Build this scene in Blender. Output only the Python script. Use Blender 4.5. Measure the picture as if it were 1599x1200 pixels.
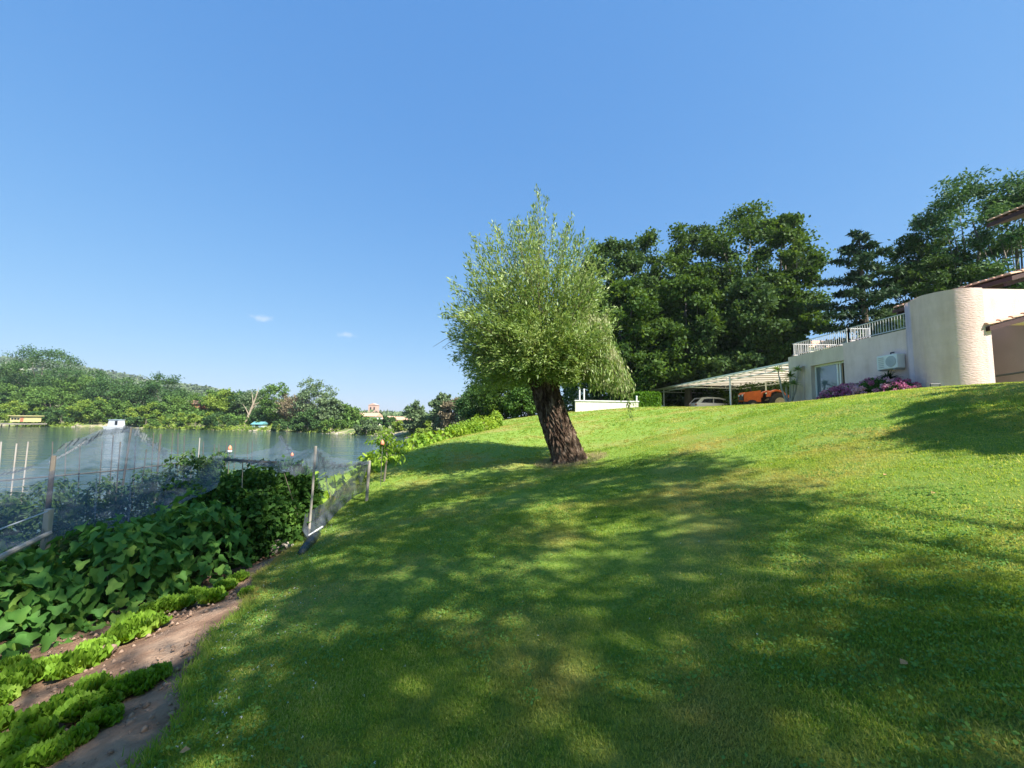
import bpy, math, random
import numpy as np
from mathutils import Matrix, Vector
R_ = math.radians
scene = bpy.context.scene
for o in list(bpy.data.objects): bpy.data.objects.remove(o)
COL = scene.collection

# ------------------------------------------------------------------ camera, sky, sun, exposure
FPX = 640.0                                    # focal length in photo pixels (photo is 1599 wide)
CAMZ = 1.6
PITCH, ROLL = R_(4.9), R_(0.93)
cd = bpy.data.cameras.new('camera'); cam = bpy.data.objects.new('camera', cd); COL.objects.link(cam)
CR = Matrix.Rotation(R_(90)+PITCH, 3, 'X') @ Matrix.Rotation(ROLL, 3, 'Z')
M4 = CR.to_4x4(); M4.translation = Vector((0, 0, CAMZ)); cam.matrix_world = M4
cd.sensor_width = 36; cd.lens = 36*FPX/1599; cd.clip_start = 0.05; cd.clip_end = 6000
scene.camera = cam

SUN_EL, SUN_AZ = 47.0, 48.0                    # azimuth: degrees from -Y towards +X
sdir = Vector((math.cos(R_(SUN_EL))*math.sin(R_(SUN_AZ)), -math.cos(R_(SUN_EL))*math.cos(R_(SUN_AZ)), math.sin(R_(SUN_EL))))
sl = bpy.data.lights.new('sun', 'SUN'); sl.energy = 4.9; sl.angle = R_(0.55); sl.color = (1.0, 0.95, 0.88)
so = bpy.data.objects.new('sun', sl); COL.objects.link(so)
so.rotation_euler = sdir.to_track_quat('Z', 'Y').to_euler()
w = bpy.data.worlds.new('World'); scene.world = w; w.use_nodes = True
nt = w.node_tree; bg = nt.nodes['Background']
sky = nt.nodes.new('ShaderNodeTexSky'); sky.sky_type = 'NISHITA'; sky.sun_disc = False
sky.sun_elevation = R_(SUN_EL); sky.sun_rotation = math.atan2(sdir.x, sdir.y)
sky.air_density = 1.0; sky.dust_density = 0.3; sky.ozone_density = 3.0; sky.altitude = 0
# the phone's tone curve on the bright sky: each channel is compressed
sp = nt.nodes.new('ShaderNodeSeparateColor'); cb = nt.nodes.new('ShaderNodeCombineColor'); nt.links.new(sky.outputs[0], sp.inputs[0])
for k, (ga, sc_) in enumerate(((.754, .140), (.497, .275), (.267, .555))):
    pw = nt.nodes.new('ShaderNodeMath'); pw.operation = 'POWER'; pw.inputs[1].default_value = ga; nt.links.new(sp.outputs[k], pw.inputs[0])
    ml = nt.nodes.new('ShaderNodeMath'); ml.operation = 'MULTIPLY'; ml.inputs[1].default_value = sc_/.264; nt.links.new(pw.outputs[0], ml.inputs[0])
    nt.links.new(ml.outputs[0], cb.inputs[k])
last = cb.outputs[0]
def wnode(t, **k):
    n = nt.nodes.new(t)
    for a, b in k.items(): setattr(n, a, b)
    return n
def ray(px, py):
    v = CR @ Vector(((px-799.5)/FPX, (600-py)/FPX, -1.0)); return v.normalized()
tc = wnode('ShaderNodeTexCoord')
nz = wnode('ShaderNodeTexNoise'); nz.inputs['Scale'].default_value = 60; nz.inputs['Detail'].default_value = 6; nz.inputs['Roughness'].default_value = .65
nt.links.new(tc.outputs['Generated'], nz.inputs['Vector'])
for (px, py, ax, ay) in ((407, 497, .020, .008), (542, 523, .021, .0075)):          # two small real clouds, far off, in the sky
    c = ray(px, py)
    sub = wnode('ShaderNodeVectorMath', operation='SUBTRACT'); sub.inputs[1].default_value = c
    nt.links.new(tc.outputs['Generated'], sub.inputs[0])
    sc = wnode('ShaderNodeVectorMath', operation='DIVIDE'); sc.inputs[1].default_value = (ax, ax, ay)
    nt.links.new(sub.outputs[0], sc.inputs[0])
    ln = wnode('ShaderNodeVectorMath', operation='LENGTH'); nt.links.new(sc.outputs[0], ln.inputs[0])
    ad = wnode('ShaderNodeMath', operation='MULTIPLY_ADD'); ad.inputs[1].default_value = 2.6; ad.inputs[2].default_value = -1.3
    nt.links.new(nz.outputs[0], ad.inputs[0])
    a2 = wnode('ShaderNodeMath', operation='ADD'); nt.links.new(ad.outputs[0], a2.inputs[0]); nt.links.new(ln.outputs['Value'], a2.inputs[1])
    mr = wnode('ShaderNodeMapRange'); mr.inputs['From Min'].default_value = .1; mr.inputs['From Max'].default_value = 1.0
    mr.inputs['To Min'].default_value = .5; mr.inputs['To Max'].default_value = 0
    nt.links.new(a2.outputs[0], mr.inputs['Value'])
    mx = wnode('ShaderNodeMix', data_type='RGBA'); nt.links.new(mr.outputs[0], mx.inputs['Factor'])
    nt.links.new(last, mx.inputs['A']); mx.inputs['B'].default_value = (3.1, 3.4, 3.8, 1)
    last = mx.outputs['Result']
nt.links.new(last, bg.inputs['Color']); bg.inputs['Strength'].default_value = 0.115
scene.view_settings.view_transform = 'Standard'; scene.view_settings.look = 'None'
scene.view_settings.exposure = 1.3; scene.view_settings.gamma = 1
scene.render.engine = 'CYCLES'
scene.cycles.transparent_max_bounces = 24

# ------------------------------------------------------------------ helpers
def P(px, py, d):                               # photo pixel at depth d (metres along +Y) -> world point
    v = ray(px, py); t = d/v.y
    return np.array((v.x*t, d, CAMZ+v.z*t))
def HOR(px):
    return 655 + 0.0162*(px-799.5)
class MB:
    def __init__(s): s.v = []; s.f = []
    def add(s, V, F):
        b = len(s.v); s.v.extend([tuple(map(float, p)) for p in V]); s.f.extend([tuple(int(i)+b for i in f) for f in F]); return s
    def box(s, c, size, rz=0, M=None):
        x, y, z = [a/2 for a in size]
        V = [Vector((a*x, b*y, d*z)) for a in (-1, 1) for b in (-1, 1) for d in (-1, 1)]
        rot = Matrix.Rotation(rz, 3, 'Z') if M is None else M
        V = [rot @ p + Vector(c) for p in V]
        return s.add(V, [(0,1,3,2),(4,6,7,5),(0,4,5,1),(2,3,7,6),(0,2,6,4),(1,5,7,3)])
    def tube(s, pts, rad, n=8, cap=True):
        pts = [Vector(p) for p in pts]
        if not hasattr(rad, '__len__'): rad = [rad]*len(pts)
        V = []; F = []; up = Vector((0, 0, 1)); prev = None
        for i, p in enumerate(pts):
            t = (pts[min(i+1, len(pts)-1)]-pts[max(i-1, 0)])
            t = t.normalized() if t.length > 1e-9 else Vector((0, 0, 1))
            if prev is None:
                a = t.cross(up if abs(t.z) < .9 else Vector((1, 0, 0))).normalized()
            else:
                a = (prev - t*prev.dot(t)); a = a.normalized() if a.length > 1e-6 else t.orthogonal().normalized()
            prev = a; b = t.cross(a)
            for k in range(n):
                th = 2*math.pi*k/n; V.append(p+(a*math.cos(th)+b*math.sin(th))*rad[i])
        for i in range(len(pts)-1):
            for k in range(n):
                F.append((i*n+k, i*n+(k+1) % n, (i+1)*n+(k+1) % n, (i+1)*n+k))
        if cap: F.append(tuple(range(n))[::-1]); F.append(tuple((len(pts)-1)*n+k for k in range(n)))
        return s.add(V, F)
    def lathe(s, c, axis, prof, n=24):           # prof: (radius, offset along axis)
        ax = Vector(axis).normalized(); a = ax.orthogonal().normalized(); b = ax.cross(a); V = []; F = []
        for r, h in prof:
            for k in range(n):
                th = 2*math.pi*k/n; V.append(Vector(c)+ax*h+(a*math.cos(th)+b*math.sin(th))*r)
        for i in range(len(prof)-1):
            for k in range(n): F.append((i*n+k, i*n+(k+1) % n, (i+1)*n+(k+1) % n, (i+1)*n+k))
        F.append(tuple(range(n))[::-1]); F.append(tuple((len(prof)-1)*n+k for k in range(n)))
        return s.add(V, F)
    def prism(s, poly, axis, a0, a1):            # poly: 2-D outline; axis 0/1/2 = extrusion axis
        def mk(u, v, w_):
            return {0: (w_, u, v), 1: (u, w_, v), 2: (u, v, w_)}[axis]
        n = len(poly); V = [mk(u, v, a0) for u, v in poly]+[mk(u, v, a1) for u, v in poly]
        F = [tuple(range(n)), tuple(range(2*n-1, n-1, -1))]+[(i, (i+1) % n, n+(i+1) % n, n+i) for i in range(n)]
        return s.add(V, F)
    def build(s, name, mat, parent=None, smooth=False, bevel=0):
        me = bpy.data.meshes.new(name); me.from_pydata(s.v, [], s.f); me.update()
        return link(me, name, mat, parent, smooth, bevel)
def link(me, name, mat, parent=None, smooth=False, bevel=0):
    o = bpy.data.objects.new(name, me); COL.objects.link(o)
    if mat: me.materials.append(mat)
    if smooth: me.polygons.foreach_set('use_smooth', [True]*len(me.polygons))
    if parent:
        o.parent = parent
        o.matrix_parent_inverse = Matrix.Translation(parent.location).inverted()
    if bevel:
        b = o.modifiers.new('bevel', 'BEVEL'); b.width = bevel; b.segments = 2; b.limit_method = 'ANGLE'
    return o
def fast(name, V, F, mat, parent=None, smooth=False):
    V = np.asarray(V, np.float32).reshape(-1, 3); F = np.asarray(F, np.int32)
    me = bpy.data.meshes.new(name); k = F.shape[1]
    me.vertices.add(len(V)); me.vertices.foreach_set('co', V.ravel())
    me.loops.add(F.size); me.loops.foreach_set('vertex_index', F.ravel())
    me.polygons.add(len(F)); me.polygons.foreach_set('loop_start', np.arange(0, F.size, k, dtype=np.int32))
    me.update(calc_edges=True); me.validate()
    return link(me, name, mat, parent, smooth)
def tag(o, label=None, cat=None, group=None, kind=None):
    if label: o['label'] = label
    if cat: o['category'] = cat
    if group: o['group'] = group
    if kind: o['kind'] = kind
    return o
def thing(name, label, cat, loc=(0, 0, 0), group=None):
    o = bpy.data.objects.new(name, None); COL.objects.link(o); o.location = tuple(float(a) for a in loc); o.empty_display_size = .2
    return tag(o, label, cat, group)
def unit(a): return a/np.maximum(np.linalg.norm(a, axis=-1, keepdims=True), 1e-9)
def leafV(c, d, nrm, L, W, fold=.18, shape='diamond'):
    """c (N,3) base points, d direction, nrm leaf normal -> (N,4,3) quads"""
    d = unit(d); s = unit(np.cross(d, nrm)); n = np.cross(s, d)
    L = np.asarray(L).reshape(-1, 1); W = np.asarray(W).reshape(-1, 1)
    return np.stack([c, c+d*L*.45+s*W*.5+n*W*fold, c+d*L, c+d*L*.45-s*W*.5+n*W*fold], 1)
def leaves(name, c, size, mat, parent=None, rng=None, aspect=.6, up=.5, down=0.0, extra=None):
    n = len(c)
    nr = unit(rng.normal(size=(n, 3))*(1-up)+np.array((0, 0, 1))*up*1.2)
    d = rng.normal(size=(n, 3)); d[:, 2] -= down
    L = size*rng.uniform(.65, 1.35, n)
    V = leafV(np.asarray(c), d, nr, L, L*aspect)
    F = np.arange(n*4).reshape(n, 4)
    return fast(name, V, F, mat, parent)
def fbm(x, y, seed=0, oct=4):
    z = 0; a = 1; r = np.random.RandomState(seed)
    for k in range(oct):
        for j in range(3):
            th = r.uniform(0, 6.28); ph = r.uniform(0, 6.28); f = 2**k*r.uniform(.8, 1.2)
            z = z+a*np.sin((x*np.cos(th)+y*np.sin(th))*f+ph)/3
        a *= .5
    return z

# ------------------------------------------------------------------ materials
def nodes(m): return m.node_tree.nodes, m.node_tree.links
def newmat(name):
    m = bpy.data.materials.new(name); m.use_nodes = True; return m
def ramp(N, stops):
    r = N.new('ShaderNodeValToRGB'); e = r.color_ramp.elements
    e[0].position, e[0].color = stops[0][0], (*stops[0][1], 1); e[1].position, e[1].color = stops[-1][0], (*stops[-1][1], 1)
    for p, c in stops[1:-1]:
        k = e.new(p); k.color = (*c, 1)
    return r
def mat(name, c1, c2=None, scale=4, rough=.6, bump=0, bscale=30, metal=0, stretch=(1, 1, 1), detail=5, spec=.4, c3=None):
    m = newmat(name); N, L = nodes(m); b = N['Principled BSDF']
    b.inputs['Roughness'].default_value = rough; b.inputs['Metallic'].default_value = metal
    b.inputs['Specular IOR Level'].default_value = spec
    tc = N.new('ShaderNodeTexCoord'); mp = N.new('ShaderNodeMapping'); mp.inputs['Scale'].default_value = stretch
    L.new(tc.outputs['Object'], mp.inputs[0])
    n = N.new('ShaderNodeTexNoise'); n.inputs['Scale'].default_value = scale; n.inputs['Detail'].default_value = detail
    L.new(mp.outputs[0], n.inputs['Vector'])
    streak = name in ('stucco', 'ribbed_stucco', 'smooth_render', 'offwhite_render')
    if c2 is None: c2 = tuple(min(1, a*.82) for a in c1)
    st = [(.32, c1), (.68, c2)] if c3 is None else [(.3, c1), (.5, c2), (.7, c3)]
    r = ramp(N, st); L.new(n.outputs[0], r.inputs[0]); L.new(r.outputs[0], b.inputs['Base Color'])
    if streak:
        m3 = N.new('ShaderNodeMapping'); m3.inputs['Scale'].default_value = (1.1, 1.1, .30); L.new(tc.outputs['Object'], m3.inputs[0])
        n3 = N.new('ShaderNodeTexNoise'); n3.inputs['Scale'].default_value = 2.5; n3.inputs['Detail'].default_value = 8; n3.inputs['Roughness'].default_value = .65; L.new(m3.outputs[0], n3.inputs['Vector'])
        r3 = ramp(N, [(.42, (1, 1, 1)), (.78, (.80, .76, .72))]); L.new(n3.outputs[0], r3.inputs[0])
        x3 = N.new('ShaderNodeMix'); x3.data_type = 'RGBA'; x3.blend_type = 'MULTIPLY'; x3.inputs['Factor'].default_value = 1
        L.new(r.outputs[0], x3.inputs['A']); L.new(r3.outputs[0], x3.inputs['B']); L.new(x3.outputs['Result'], b.inputs['Base Color'])
    if bump:
        n2 = N.new('ShaderNodeTexNoise'); n2.inputs['Scale'].default_value = bscale; n2.inputs['Detail'].default_value = 6
        L.new(mp.outputs[0], n2.inputs['Vector'])
        bp = N.new('ShaderNodeBump'); bp.inputs['Strength'].default_value = 1; bp.inputs['Distance'].default_value = bump
        L.new(n2.outputs[0], bp.inputs['Height']); L.new(bp.outputs[0], b.inputs['Normal'])
    return m
def leafmat(name, c1, c2, c3=None, trans=.35, rough=.6, nscale=.5, nmix=.5, spec=.18):
    """colour varies leaf by leaf and branch by branch"""
    m = newmat(name); N, L = nodes(m); b = N['Principled BSDF']; out = N['Material Output']
    g = N.new('ShaderNodeNewGeometry'); tc = N.new('ShaderNodeTexCoord')
    n = N.new('ShaderNodeTexNoise'); n.inputs['Scale'].default_value = nscale; n.inputs['Detail'].default_value = 3
    L.new(tc.outputs['Object'], n.inputs['Vector'])
    mr = N.new('ShaderNodeMapRange'); mr.inputs['From Min'].default_value = .3; mr.inputs['From Max'].default_value = .7
    L.new(n.outputs[0], mr.inputs['Value'])
    mx = N.new('ShaderNodeMix'); mx.inputs['Factor'].default_value = nmix
    L.new(g.outputs['Random Per Island'], mx.inputs['A']); L.new(mr.outputs[0], mx.inputs['B'])
    r = ramp(N, [(.1, c1), (.6, c2), (.95, c3 or c2)]); L.new(mx.outputs['Result'], r.inputs[0])
    L.new(r.outputs[0], b.inputs['Base Color']); b.inputs['Roughness'].default_value = rough; b.inputs['Specular IOR Level'].default_value = spec
    if name == 'grass_blade':                                   # sun-dried patches of the lawn
        n4 = N.new('ShaderNodeTexNoise'); n4.inputs['Scale'].default_value = .55; n4.inputs['Detail'].default_value = 6; n4.inputs['Roughness'].default_value = .6; L.new(tc.outputs['Object'], n4.inputs['Vector'])
        r4 = ramp(N, [(.47, (0, 0, 0)), (.68, (.8, .8, .8))]); L.new(n4.outputs[0], r4.inputs[0])
        x4 = N.new('ShaderNodeMix'); x4.data_type = 'RGBA'; L.new(r4.outputs[0], x4.inputs['Factor']); L.new(r.outputs[0], x4.inputs['A']); x4.inputs['B'].default_value = (.52, .41, .13, 1)
        r = x4; L.new(r.outputs['Result'], b.inputs['Base Color'])
    rc = r.outputs['Result'] if name == 'grass_blade' else r.outputs[0]
    t = N.new('ShaderNodeBsdfTranslucent')
    hs = N.new('ShaderNodeHueSaturation'); hs.inputs['Hue'].default_value = .48; hs.inputs['Value'].default_value = 1.5; hs.inputs['Saturation'].default_value = 1.1
    L.new(rc, hs.inputs['Color']); L.new(hs.outputs[0], t.inputs['Color'])
    ms = N.new('ShaderNodeMixShader'); ms.inputs[0].default_value = trans
    L.new(b.outputs[0], ms.inputs[1]); L.new(t.outputs[0], ms.inputs[2]); L.new(ms.outputs[0], out.inputs['Surface'])
    return m
M = {}
M['willow'] = leafmat('willow_leaf', (.105, .18, .038), (.20, .29, .062), (.38, .44, .17), trans=.3, rough=.5, nscale=1.2, nmix=.35, spec=.45)
M['willow_pale'] = leafmat('willow_pale_leaf', (.22, .28, .10), (.38, .40, .20), (.50, .48, .30), trans=.25, rough=.5, nscale=1.2)
M['oak'] = leafmat('oak_leaf', (.03, .068, .012), (.065, .125, .02), (.135, .21, .035), trans=.3, nscale=.35)
M['oak_dark'] = leafmat('dark_leaf', (.028, .062, .016), (.055, .105, .024), (.10, .16, .034), trans=.25, nscale=.4)
M['shade_leaf'] = leafmat('shade_leaf', (.09, .21, .05), (.14, .30, .07), trans=.6)
M['cedar'] = leafmat('cedar_needle', (.022, .052, .022), (.042, .085, .035), (.07, .12, .05), trans=.12, nscale=.6)
M['pine'] = leafmat('pine_needle', (.03, .06, .02), (.06, .10, .035), (.09, .14, .045), trans=.18, nscale=.5)
M['bank_a'] = leafmat('bank_leaf', (.06, .13, .025), (.11, .20, .04), (.18, .27, .06), trans=.25, nscale=.25, nmix=.6)
M['bank_dark'] = leafmat('bank_dark_leaf', (.035, .09, .028), (.07, .14, .04), (.12, .20, .055), trans=.25, nscale=.25, nmix=.6)
M['bank_light'] = leafmat('bank_light_leaf', (.12, .20, .03), (.20, .29, .045), (.30, .38, .07), trans=.3, nscale=.25, nmix=.6)
M['bank_grey'] = leafmat('bank_grey_leaf', (.085, .14, .06), (.14, .205, .09), (.22, .28, .14), trans=.2, nscale=.25, nmix=.6)
M['bank_brown'] = leafmat('bank_brown_leaf', (.15, .13, .07), (.24, .20, .12), (.32, .25, .16), trans=.2, nscale=.25, nmix=.6)
M['hillwood'] = leafmat('hill_leaf', (.07, .11, .05), (.11, .15, .075), (.15, .19, .10), trans=.1, nscale=.03, nmix=.7)
M['hedge'] = leafmat('hedge_leaf', (.06, .15, .012), (.11, .24, .02), (.17, .32, .04), trans=.3, nscale=2)
M['cucumber'] = leafmat('cucumber_leaf', (.055, .155, .03), (.10, .235, .045), (.26, .40, .07), trans=.3, rough=.6, nscale=1.5, nmix=.35)
M['bean'] = leafmat('bean_leaf', (.03, .08, .014), (.055, .135, .022), (.12, .22, .035), trans=.25, nscale=1.5)
M['tomato'] = leafmat('tomato_leaf', (.03, .08, .02), (.06, .12, .03), (.11, .18, .045), trans=.25, nscale=2)
M['lettuce'] = leafmat('lettuce_leaf', (.12, .24, .02), (.21, .36, .035), (.32, .47, .07), trans=.35, nscale=2.5, nmix=.5)
M['lettuce_dark'] = leafmat('dark_lettuce_leaf', (.10, .21, .02), (.17, .31, .03), (.28, .43, .06), trans=.35, nscale=2.5, nmix=.5)
M['squash'] = leafmat('squash_leaf', (.12, .23, .025), (.23, .36, .04), (.40, .50, .06), trans=.35, nscale=1.2)
M['yellowshrub'] = leafmat('yellow_shrub_leaf', (.13, .25, .03), (.24, .36, .04), (.38, .46, .06), trans=.35, nscale=1)
M['hyd_leaf'] = leafmat('hydrangea_leaf', (.035, .09, .02), (.06, .14, .03), trans=.25)
M['hyd_a'] = leafmat('hydrangea_mauve', (.30, .07, .16), (.46, .14, .26), (.66, .36, .44), trans=.15, nscale=2, nmix=.6)
M['hyd_b'] = leafmat('hydrangea_pink', (.55, .24, .34), (.68, .40, .46), (.80, .60, .60), trans=.15, nscale=2, nmix=.6)
M['yucca'] = leafmat('yucca_leaf', (.10, .18, .03), (.20, .30, .06), (.33, .40, .12), trans=.2, nscale=3)
M['dracaena'] = leafmat('spiky_leaf', (.015, .035, .012), (.035, .07, .025), trans=.1, nscale=3)
M['grass'] = leafmat('grass_blade', (.10, .225, .037), (.275, .365, .052), (.60, .56, .18), trans=.48, rough=.55, nscale=.9, nmix=.42)
M['drygrass'] = leafmat('dry_grass', (.30, .26, .12), (.42, .36, .18), (.30, .33, .10), trans=.3, nscale=2)
M['clover'] = leafmat('clover_leaf', (.09, .20, .045), (.16, .30, .06), trans=.35, nscale=2)
M['flower'] = leafmat('white_clover_flower', (.6, .6, .55), (.75, .75, .7), trans=.2)
M['bark'] = mat('bark', (.20, .155, .11), (.06, .042, .028), scale=6, rough=.9, bump=.02, bscale=18, stretch=(1, 1, .25))
M['bark_grey'] = mat('grey_bark', (.22, .19, .15), (.10, .085, .065), scale=3, rough=.9, bump=.02, bscale=8, stretch=(1, 1, .3))
M['deadwood'] = mat('dead_wood', (.42, .35, .25), (.30, .24, .17), scale=3, rough=.8)
M['dryleaf'] = mat('dry_leaf', (.42, .24, .10), (.34, .19, .08), scale=40, rough=.8)
M['twig'] = mat('willow_twig', (.16, .15, .07), (.10, .085, .045), scale=6, rough=.7)
M['stem'] = mat('green_stem', (.12, .20, .04), (.08, .13, .03), scale=6, rough=.6)
M['stucco'] = mat('stucco', (.86, .66, .60), (.80, .60, .545), scale=1.2, rough=.95, bump=.012, bscale=45, stretch=(1, 1, 2.2), spec=.15)
M['stucco_rough'] = mat('ribbed_stucco', (.76, .56, .505), (.71, .52, .465), scale=1.0, rough=.95, bump=.022, bscale=11, stretch=(1, 1, 4.0), spec=.15)
M['stucco_grey'] = mat('smooth_render', (.74, .60, .49), (.66, .53, .43), scale=1.4, rough=.95, bump=.006, bscale=40, spec=.15)
M['porch_shaded_stucco'] = mat('porch_shaded_stucco', (.36, .30, .28), (.31, .26, .24), scale=1.2, rough=.95, bump=.008, bscale=45, spec=.15)  # stucco darkened so its colour carries the shade of the porch recess
M['rail_paint'] = mat('rail_paint', (.60, .60, .57), (.50, .50, .48), scale=6, rough=.6)
M['tile'] = mat('roof_tile', (.52, .27, .17), (.60, .38, .25), scale=5, rough=.85, bump=.01, bscale=25, c3=(.40, .20, .13))
M['darkwood'] = mat('dark_wood', (.07, .028, .022), (.045, .018, .015), scale=4, rough=.6, stretch=(.3, 1, 1))
M['white'] = mat('white_paint', (.78, .78, .75), (.70, .70, .67), scale=3, rough=.5)
M['offwhite'] = mat('offwhite_render', (.72, .68, .60), (.60, .57, .50), scale=2.5, rough=.85, bump=.006)
M['dullwhite'] = mat('dull_white_paint', (.50, .52, .54), (.42, .44, .46), scale=3, rough=.6)
M['frame_dark'] = mat('dark_frame', (.05, .055, .06), (.04, .045, .05), rough=.4)
M['grey'] = mat('grey_metal', (.45, .47, .48), (.38, .40, .41), rough=.5)
M['greywood'] = mat('weathered_wood', (.40, .36, .30), (.26, .23, .19), scale=6, rough=.85, bump=.004, bscale=30, stretch=(1, 1, .2))
M['stake'] = mat('stake_dark', (.13, .12, .10), (.08, .075, .065), scale=5, rough=.8)
M['stake_pale'] = mat('stake_pale', (.42, .38, .33), (.32, .29, .25), scale=5, rough=.8)
M['orange'] = mat('orange_paint', (.78, .16, .02), (.62, .11, .015), scale=3, rough=.45)
M['rubber'] = mat('rubber', (.025, .025, .025), (.045, .04, .035), scale=6, rough=.85)
M['rim'] = mat('cream_rim', (.50, .42, .28), (.38, .30, .20), scale=6, rough=.6)
M['silver'] = mat('silver_paint', (.62, .64, .67), (.60, .62, .65), rough=.25, metal=.1, spec=.6)
M['black'] = mat('black_plastic', (.02, .02, .02), (.03, .03, .03), rough=.5)
M['carglass'] = mat('tinted_glass', (.01, .012, .014), (.012, .014, .016), rough=.08, spec=.7)
M['yellow'] = mat('yellow_paint', (.62, .54, .24), (.54, .47, .22), scale=1, rough=.7)
M['teal'] = mat('teal_paint', (.14, .34, .36), (.10, .28, .30), scale=1, rough=.7)
M['paleblue'] = mat('pale_blue_paint', (.48, .60, .66), (.40, .52, .58), scale=1, rough=.6)
M['brick'] = mat('brick', (.50, .20, .11), (.40, .16, .09), scale=.8, rough=.9)
M['pinkbrick'] = mat('pink_brick', (.56, .38, .31), (.48, .31, .25), scale=.3, rough=.9)
M['stone'] = mat('stone', (.46, .40, .32), (.28, .24, .19), scale=9, rough=.95, bump=.02, bscale=12)
M['soilclod'] = mat('soil_clod', (.34, .23, .16), (.20, .13, .09), scale=9, rough=1, bump=.01)
M['pinkcup'] = mat('orange_plastic', (.80, .26, .14), (.70, .22, .12), rough=.5)
# tyre-soft soil
def soilmat():
    m = newmat('soil'); N, L = nodes(m); b = N['Principled BSDF']; b.inputs['Roughness'].default_value = 1; b.inputs['Specular IOR Level'].default_value = .1
    tc = N.new('ShaderNodeTexCoord'); n = N.new('ShaderNodeTexNoise'); n.inputs['Scale'].default_value = 2.2; n.inputs['Detail'].default_value = 9; n.inputs['Roughness'].default_value = .65
    L.new(tc.outputs['Object'], n.inputs['Vector'])
    r = ramp(N, [(.3, (.16, .09, .055)), (.5, (.32, .20, .13)), (.72, (.50, .35, .24))]); L.new(n.outputs[0], r.inputs[0]); L.new(r.outputs[0], b.inputs['Base Color'])
    n2 = N.new('ShaderNodeTexNoise'); n2.inputs['Scale'].default_value = 14; n2.inputs['Detail'].default_value = 9; n2.inputs['Roughness'].default_value = .7
    L.new(tc.outputs['Object'], n2.inputs['Vector'])
    bp = N.new('ShaderNodeBump'); bp.inputs['Distance'].default_value = .06; L.new(n2.outputs[0], bp.inputs['Height']); L.new(bp.outputs[0], b.inputs['Normal'])
    return m
M['soil'] = soilmat()
def lawnmat():
    m = newmat('lawn'); N, L = nodes(m); b = N['Principled BSDF']; b.inputs['Roughness'].default_value = .85; b.inputs['Specular IOR Level'].default_value = .15
    tc = N.new('ShaderNodeTexCoord')
    def noise(s, d=5, r=.55):
        n = N.new('ShaderNodeTexNoise'); n.inputs['Scale'].default_value = s; n.inputs['Detail'].default_value = d; n.inputs['Roughness'].default_value = r
        L.new(tc.outputs['Object'], n.inputs['Vector']); return n
    a = noise(24, 8, .75); r1 = ramp(N, [(.3, (.10, .22, .03)), (.52, (.23, .35, .05)), (.75, (.42, .46, .12))]); L.new(a.outputs[0], r1.inputs[0])
    c = noise(.55, 6, .6); r2 = ramp(N, [(.48, (0, 0, 0)), (.70, (1, 1, 1))]); L.new(c.outputs[0], r2.inputs[0])
    dry = noise(30, 6, .7); r3 = ramp(N, [(.3, (.30, .28, .08)), (.7, (.48, .42, .16))]); L.new(dry.outputs[0], r3.inputs[0])
    sc = N.new('ShaderNodeMath'); sc.operation = 'MULTIPLY'; sc.inputs[1].default_value = .65; L.new(r2.outputs[0], sc.inputs[0])
    mx = N.new('ShaderNodeMix'); mx.data_type = 'RGBA'; L.new(sc.outputs[0], mx.inputs['Factor']); L.new(r1.outputs[0], mx.inputs['A']); L.new(r3.outputs[0], mx.inputs['B'])
    L.new(mx.outputs['Result'], b.inputs['Base Color'])
    bn = noise(40, 8, .8); bp = N.new('ShaderNodeBump'); bp.inputs['Distance'].default_value = .05; L.new(bn.outputs[0], bp.inputs['Height']); L.new(bp.outputs[0], b.inputs['Normal'])
    return m
M['lawn'] = lawnmat()
def watermat():
    m = newmat('river_water'); N, L = nodes(m); b = N['Principled BSDF']
    b.inputs['Base Color'].default_value = (.035, .065, .055, 1); b.inputs['Roughness'].default_value = .06; b.inputs['IOR'].default_value = 1.33
    b.inputs['Specular IOR Level'].default_value = .5
    tc = N.new('ShaderNodeTexCoord'); h = None
    for s, a, rot in ((.55, 1, .5), (1.9, .4, -.3), (.09, 2.2, .2)):
        mp = N.new('ShaderNodeMapping'); mp.inputs['Rotation'].default_value = (0, 0, rot); mp.inputs['Scale'].default_value = (.45, 1.3, 1)
        L.new(tc.outputs['Object'], mp.inputs[0])
        n = N.new('ShaderNodeTexNoise'); n.inputs['Scale'].default_value = s*1.6; n.inputs['Detail'].default_value = 4; L.new(mp.outputs[0], n.inputs['Vector'])
        ml = N.new('ShaderNodeMath'); ml.operation = 'MULTIPLY_ADD'; ml.inputs[1].default_value = a*.1
        L.new(n.outputs[0], ml.inputs[0])
        if h: L.new(h, ml.inputs[2])
        h = ml.outputs[0]
    bp = N.new('ShaderNodeBump'); bp.inputs['Distance'].default_value = 1.2; bp.inputs['Strength'].default_value = 1; L.new(h, bp.inputs['Height']); L.new(bp.outputs[0], b.inputs['Normal'])
    return m
M['water'] = watermat()
def bankmat():
    m = newmat('far_ground'); N, L = nodes(m); b = N['Principled BSDF']; b.inputs['Roughness'].default_value = .95
    tc = N.new('ShaderNodeTexCoord'); n = N.new('ShaderNodeTexNoise'); n.inputs['Scale'].default_value = .35; n.inputs['Detail'].default_value = 8; n.inputs['Roughness'].default_value = .65
    L.new(tc.outputs['Object'], n.inputs['Vector'])
    r = ramp(N, [(.38, (.08, .13, .03)), (.5, (.20, .22, .07)), (.6, (.36, .30, .20)), (.75, (.48, .42, .33))]); L.new(n.outputs[0], r.inputs[0]); L.new(r.outputs[0], b.inputs['Base Color'])
    return m
M['far_ground'] = bankmat()
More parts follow.
